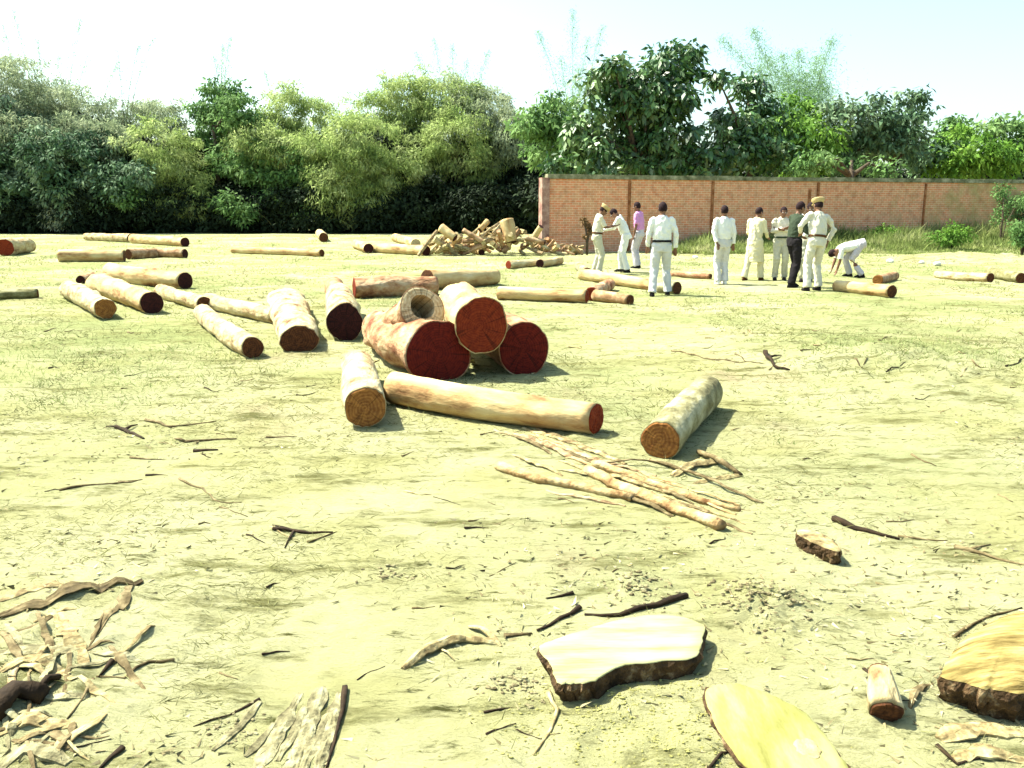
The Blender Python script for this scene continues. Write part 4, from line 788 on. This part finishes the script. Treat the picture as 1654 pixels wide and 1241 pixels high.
def person(label, uv, H, rz, lean=0, side=0, twist=0, arms=None, legs=None, shirt=WH, trousers=GR, sleeve='long', cap=None, hair=True, kurta=False, belt=None, head=(0, 0), shoes=BLK, hipz=.93, tuck=True, group='men standing in the field'):
    """local frame: x right, y forward, z up, metres for a 1.7 m figure. lean forward / side in degrees. head = (nod, turn) degrees"""
    g = G(*uv); root = empty('person', g); root.rotation_euler = (0, 0, math.radians(rz)); s = H / 1.7; root.scale = (s, s, s); tag(root, label, 'person', group)
    arms = arms or [((-.05, 0, -.28), (-.02, .05, -.26)), ((.05, 0, -.28), (.02, .05, -.26))]     # shoulder>elbow, elbow>wrist
    legs = legs or [(-.10, 0), (.10, 0)]
    hip = Vector((0, 0, hipz)); T = Matrix.Rotation(math.radians(twist), 3, 'Z') @ Matrix.Rotation(math.radians(side), 3, 'Y') @ Matrix.Rotation(math.radians(-lean), 3, 'X')
    X = T @ Vector((1, 0, 0)); Yv = T @ Vector((0, 1, 0)); Z = T @ Vector((0, 0, 1))
    def sp(h, f=0): return hip + Z * h + Yv * f
    sh = [sp(.47) + X * -.175, sp(.47) + X * .175]; neck = sp(.52); Hr = T @ Matrix.Rotation(math.radians(head[1]), 3, 'Z') @ Matrix.Rotation(math.radians(-head[0]), 3, 'X'); hc = neck + Hr @ Vector((0, .02, .135))
    fl = lambda p: Vector(p)
    A = []
    for i in (0, 1): e = sh[i] + fl(arms[i][0]); w = e + fl(arms[i][1]); A.append((sh[i], e, w))
    Lg = []
    for i in (0, 1):
        f = Vector((legs[i][0], legs[i][1], .08)); hj = hip + Vector((-.085 if i == 0 else .085, 0, -.02)); k = hj.lerp(f, .5); d = (hj - f).length; b = math.sqrt(max(0, .43 ** 2 - (d / 2) ** 2)); k += Vector((0, b * .9, 0)); Lg.append((hj, k, f))
    # body, one continuous surface
    bm = bmesh.new()
    loft(bm, [(sp(-.08), X, Yv, .13, .09), (sp(0), X, Yv, .15, .10), (sp(.15), X, Yv, .125, .09), (sp(.30), X, Yv, .135, .09), (sp(.42), X, Yv, .14, .075), (sp(.48), X, Yv, .10, .055), (sp(.53), X, Yv, .06, .055)])
    limb(bm, [neck - Z * .03, hc - (Hr @ Vector((0, .01, .07)))], [.055, .05])
    ball(bm, hc, .1, (.76, .93, 1.12), Hr); ball(bm, hc + Hr @ Vector((0, .045, -.06)), .05, (.95, 1, .9), Hr)              # skull, jaw
    ball(bm, hc + Hr @ Vector((0, .098, -.012)), .017, (.8, 1, 1.5), Hr); ball(bm, hc + Hr @ Vector((0, .088, -.055)), .018, (1.4, .6, .5), Hr)   # nose, lips
    for q in (-1, 1): ball(bm, hc + Hr @ Vector((.077 * q, -.005, 0)), .024, (.4, .8, 1.2), Hr)                             # ears
    for i, (a, e, w) in enumerate(A):
        limb(bm, [a, a.lerp(e, .4), e, e.lerp(w, .3), w], [.040, .040, .034, .036, .026])
        d = (w - e).normalized(); inn = Vector((1 if i == 0 else -1, .3, 0)); n = d.cross(inn).normalized(); n = n if n.length > .1 else Vector((0, 1, 0)); sd = n.cross(d).normalized(); pc = w + d * .05
        loft(bm, [(w, sd, n, .024, .018), (w + d * .035, sd, n, .034, .016), (w + d * .085, sd, n, .040, .014), (w + d * .095, sd, n, .036, .012)], 10)
        curl = n * (-1 if i == 0 else 1) * .016
        for j, (o_, L_) in enumerate(((-.029, .062), (-.010, .075), (.010, .070), (.028, .055))):
            b0 = w + d * .088 + sd * o_; limb(bm, [b0, b0 + d * L_ * .5 + curl * .5, b0 + d * L_ * .85 + curl * 1.6], [.0098, .009, .008], 7)
        tb = w + d * .03 + sd * .028; limb(bm, [tb, tb + d * .03 + sd * .022, tb + d * .058 + sd * .03 + curl * .5], [.012, .0105, .009], 7)
    for (hj, k, f) in Lg: limb(bm, [hj, hj.lerp(k, .5), k, k.lerp(f, .35), f], [.082, .07, .052, .052, .036])
    remesh('body', bm, .0085, M_skin, root, 2)
    bm = bmesh.new()
    for q in (-1, 1): ball(bm, hc + Hr @ Vector((.03 * q, .082, .012)), .011)
    link('eyes', bm, EYE, root)
    # trousers
    bm = bmesh.new(); top = .10 if tuck else .02
    loft(bm, [(sp(-.12), X, Yv, .155, .115), (sp(-.04), X, Yv, .168, .125), (sp(.04), X, Yv, .16, .118), (sp(top), X, Yv, .148, .11)])
    for (hj, k, f) in Lg:
        f2 = f + Vector((0, 0, -.01)); tube(bm, [hj + Vector((0, 0, .05)), hj.lerp(k, .35), k, k.lerp(f2, .5), f2], [.10, .095, .078, .074, .078], 16)
    remesh('trousers', bm, .011, trousers, root, fold=.017)
    # shirt
    bm = bmesh.new(); z0 = (.06 if tuck else -.10)
    secs = [(sp(z0), X, Yv, .165, .125), (sp(.17), X, Yv, .172, .128), (sp(.30), X, Yv, .170, .124), (sp(.40), X, Yv, .168, .108), (sp(.47), X, Yv, .150, .085), (sp(.515), X, Yv, .09, .07), (sp(.535), X, Yv, .065, .06)]
    if kurta:
        kc = (Lg[0][1] + Lg[1][1]) / 2; secs = [(Vector((kc.x, kc.y, kc.z - .06)), Vector((1, 0, 0)), Vector((0, 1, 0)), .20, .17), (hip.lerp(kc, .5), Vector((1, 0, 0)), Vector((0, 1, 0)), .185, .155)] + secs[0:1] + secs[1:]
    loft(bm, secs, 22)
    for i, (a, e, w) in enumerate(A):
        if sleeve == 'long': tube(bm, [a + Vector((0, 0, .0)), a.lerp(e, .45), e, e.lerp(w, .92)], [.058, .056, .050, .042], 14); ball(bm, e, .05)
        else: tube(bm, [a, a.lerp(e, .5), a.lerp(e, .9)], [.058, .058, .060], 14)
        ball(bm, a + X * (.012 if i == 0 else -.012) - Z * .008, .058)
    remesh('kurta' if kurta else 'shirt', bm, .011, shirt, root, fold=.02)
    if belt:
        bm = bmesh.new(); loft(bm, [(sp(.055), X, Yv, .172, .133), (sp(.095), X, Yv, .172, .133)], 28); link('belt', bm, belt, root, False)
    if hair or cap:
        bm = bmesh.new(); ball(bm, hc + Hr @ Vector((0, -.012, .022)), .105, (.80, .95, 1.06), Hr)
        q = [f for f in bm.faces if (Hr.inverted() @ (f.calc_center_median() - hc)).y > .045 and (Hr.inverted() @ (f.calc_center_median() - hc)).z < .06]; bmesh.ops.delete(bm, geom=q, context='FACES')
        q = [f for f in bm.faces if (Hr.inverted() @ (f.calc_center_median() - hc)).z < -.07]; bmesh.ops.delete(bm, geom=q, context='FACES')
        link('hair', bm, M_hair, root)
    if cap:
        bm = bmesh.new(); c = hc + Hr @ Vector((0, -.005, .075)); ax, ay = Hr @ Vector((1, 0, 0)), Hr @ Vector((0, 1, 0)); az = Hr @ Vector((0, 0, 1))
        loft(bm, [(c - az * .03, ax, ay, .09, .108), (c + az * .012, ax, ay, .094, .112), (c + az * .035, ax, ay, .118, .135), (c + az * .055, ax, ay, .112, .128), (c + az * .066, ax, ay, .06, .07)], 24)
        vis = c - az * .025 + ay * .085; loft(bm, [(vis + ay * 0 - az * .0, ax, ay, .075, .055), (vis - az * .008, ax, ay, .077, .057)], 20); link('cap', bm, cap, root)
    for (hj, k, f) in Lg:
        bm = bmesh.new(); b = Vector((f.x, f.y, 0)); loft(bm, [(b + Vector((0, .05, .004)), Vector((1, 0, 0)), Vector((0, 1, 0)), .045, .13), (b + Vector((0, .05, .03)), Vector((1, 0, 0)), Vector((0, 1, 0)), .046, .132), (b + Vector((0, .03, .06)), Vector((1, 0, 0)), Vector((0, 1, 0)), .04, .10), (b + Vector((0, -.01, .10)), Vector((1, 0, 0)), Vector((0, 1, 0)), .038, .045)], 18)
        link('shoe', bm, shoes, root)
    return root, A, Lg
down = [((-.035, -.02, -.29), (-.005, .05, -.26)), ((.035, -.02, -.29), (.005, .05, -.26))]
# 1 capped man facing right, arms out over a paper
person('man in khaki cap and pale uniform facing right, reaching forward with both hands', (963, 442), 1.66, -86, 6, 0, 0, [((0, .12, -.26), (.05, .24, .02)), ((0, .12, -.26), (-.05, .24, .04))], [(-.10, -.04), (.10, .05)], KH, KT, 'short', CAPM, belt=BR, head=(32, 0))
# 2 man in white leaning left with papers
r2, A2, _ = person('man in white shirt bending over white sheets, facing left', (1010, 440), 1.64, 78, 24, 0, 0, [((0, .14, -.25), (.05, .24, -.04)), ((0, .14, -.25), (-.05, .24, -.02))], [(-.12, -.06), (.10, .12)], WH, WH, 'long', head=(25, 0))
# 3 man in magenta behind
person('man in pinkish purple shirt and grey trousers, partly hidden behind the tall man', (1031, 434), 1.72, 60, 4, 0, 0, down, [(-.10, 0), (.10, .05)], MG, LT, 'short', head=(10, 0))
# 4 tall man from the back
person('tall man seen from the back, white shirt, belt and pale trousers, legs apart', (1066, 478), 1.70, -4, 2, 0, 0, [((-.07, -.03, -.28), (-.0, .12, -.23)), ((.08, -.02, -.28), (.0, .06, -.25))], [(-.15, -.10), (.15, .08)], WH, GR, 'long', belt=BLK, head=(5, 0))
# 5 man from back
person('slim man seen from the back, white shirt and light grey trousers, standing apart', (1165, 459), 1.62, 5, 0, 0, 0, [((-.07, -.06, -.27), (.06, -.08, -.22)), ((.05, -.02, -.28), (.01, .04, -.25))], [(-.08, 0), (.09, .03)], WH, GR, 'long', head=(4, 0), shoes=WH)
# 6 cream kurta
person('man in long cream kurta stepping right, seen side-on', (1216, 452), 1.58, -40, 6, 0, 0, [((-.04, .02, -.28), (.05, .18, -.14)), ((.04, .04, -.27), (-.03, .2, -.12))], [(-.13, -.20), (.12, .14)], CR, CR, 'long', kurta=True, head=(12, -20), shoes=BR)
# 7 folded arms
person('man with folded arms and pale shirt turned toward the camera', (1258, 453), 1.58, 172, 3, 0, 0, [((-.04, .03, -.26), (.22, .14, .03)), ((.04, .03, -.26), (-.22, .14, .06))], [(-.11, 0), (.11, .04)], KH, KT, 'long', head=(14, 0), belt=DK)
# 8 dark clothes
person('man in dark green jacket and dark trousers amid the right group', (1278, 464), 1.70, -70, 5, 0, 0, [((-.04, .06, -.27), (.04, .2, -.12)), ((.04, .06, -.27), (-.02, .22, -.10))], [(-.10, .08), (.10, -.10)], DK, BLK, 'long', head=(12, 0))
# 9 behind capped officer
person('man half hidden behind the capped officer, pale shirt, only head and shoulder clear', (1302, 456), 1.68, 150, 6, 0, 0, down, [(-.09, 0), (.09, 0)], WH, KT, 'long', head=(18, 20))
# 10 capped officer from back
person('capped officer seen from the back, pale khaki uniform, elbow out, one hip dropped', (1314, 470), 1.74, 12, 10, 6, 0, [((-.16, .04, -.22), (.10, .16, -.12)), ((.13, -.04, -.25), (-.10, .02, -.22))], [(-.16, -.04), (.13, .06)], KH, KH, 'long', CAPM, belt=BR, head=(10, 0))
# 11 bending man
person('man in white shirt bending double over the ground, head down to the left', (1385, 448), 1.62, 82, 104, 0, 0, [((0, .02, -.27), (.02, .05, -.22)), ((0, .06, -.26), (-.02, .06, -.22))], [(-.14, -.06), (.14, .16)], WH, LT, 'short', head=(20, 0), hipz=.80, belt=None)
# papers in the second man's hands
def sheet():
    p = Matrix.Rotation(math.radians(78), 3, 'Z') @ ((A2[0][2] + A2[1][2]) / 2 * (1.64 / 1.7)) + r2.location
    bm = bmesh.new()
    for i in range(3): box(bm, -.10 + i * .006, .11 + i * .004, -.15 + i * .005, .14 + i * .008, .004 * i, .004 * i + .003)
    o = link('paper_sheets', bm, PAPER, None, False); o.location = p + Vector((-.08, -.02, .0)); o.rotation_euler = (math.radians(22), math.radians(-15), math.radians(10)); tag(o, 'white sheets held by the man in white between him and the capped man', 'papers')
sheet()
# white rags / stones by the wall
for i, (u, v, w, lb) in enumerate(((1438, 421, 10, 'white stone left of two others by the weeds'), (1489, 420, 8, 'small pale stone in the middle of the weedy edge'), (1514, 421, 10, 'pale round stone right of the other two by the weeds'), (1123, 417, 8, 'small white stone behind the tall man'))):
    g = G(u, v); r = w / 2 * g.y / F; bm = bmesh.new(); bmesh.ops.create_icosphere(bm, subdivisions=3, radius=r)
    for q in bm.verts: q.co = Vector((q.co.x * 1.2, q.co.y, q.co.z * .75)) * (1 + .35 * float(vnoise(q.co.x / r * 1.3 + i * 9, q.co.y / r * 1.3 + q.co.z / r, 3)))
    o = link('stone', bm, mat('white_stone', [(.5, .48, .42), (.75, .74, .68)], 6), None); o.location = g + Vector((0, 0, r * .5)); tag(o, lb, 'stone', 'pale stones near the wall')
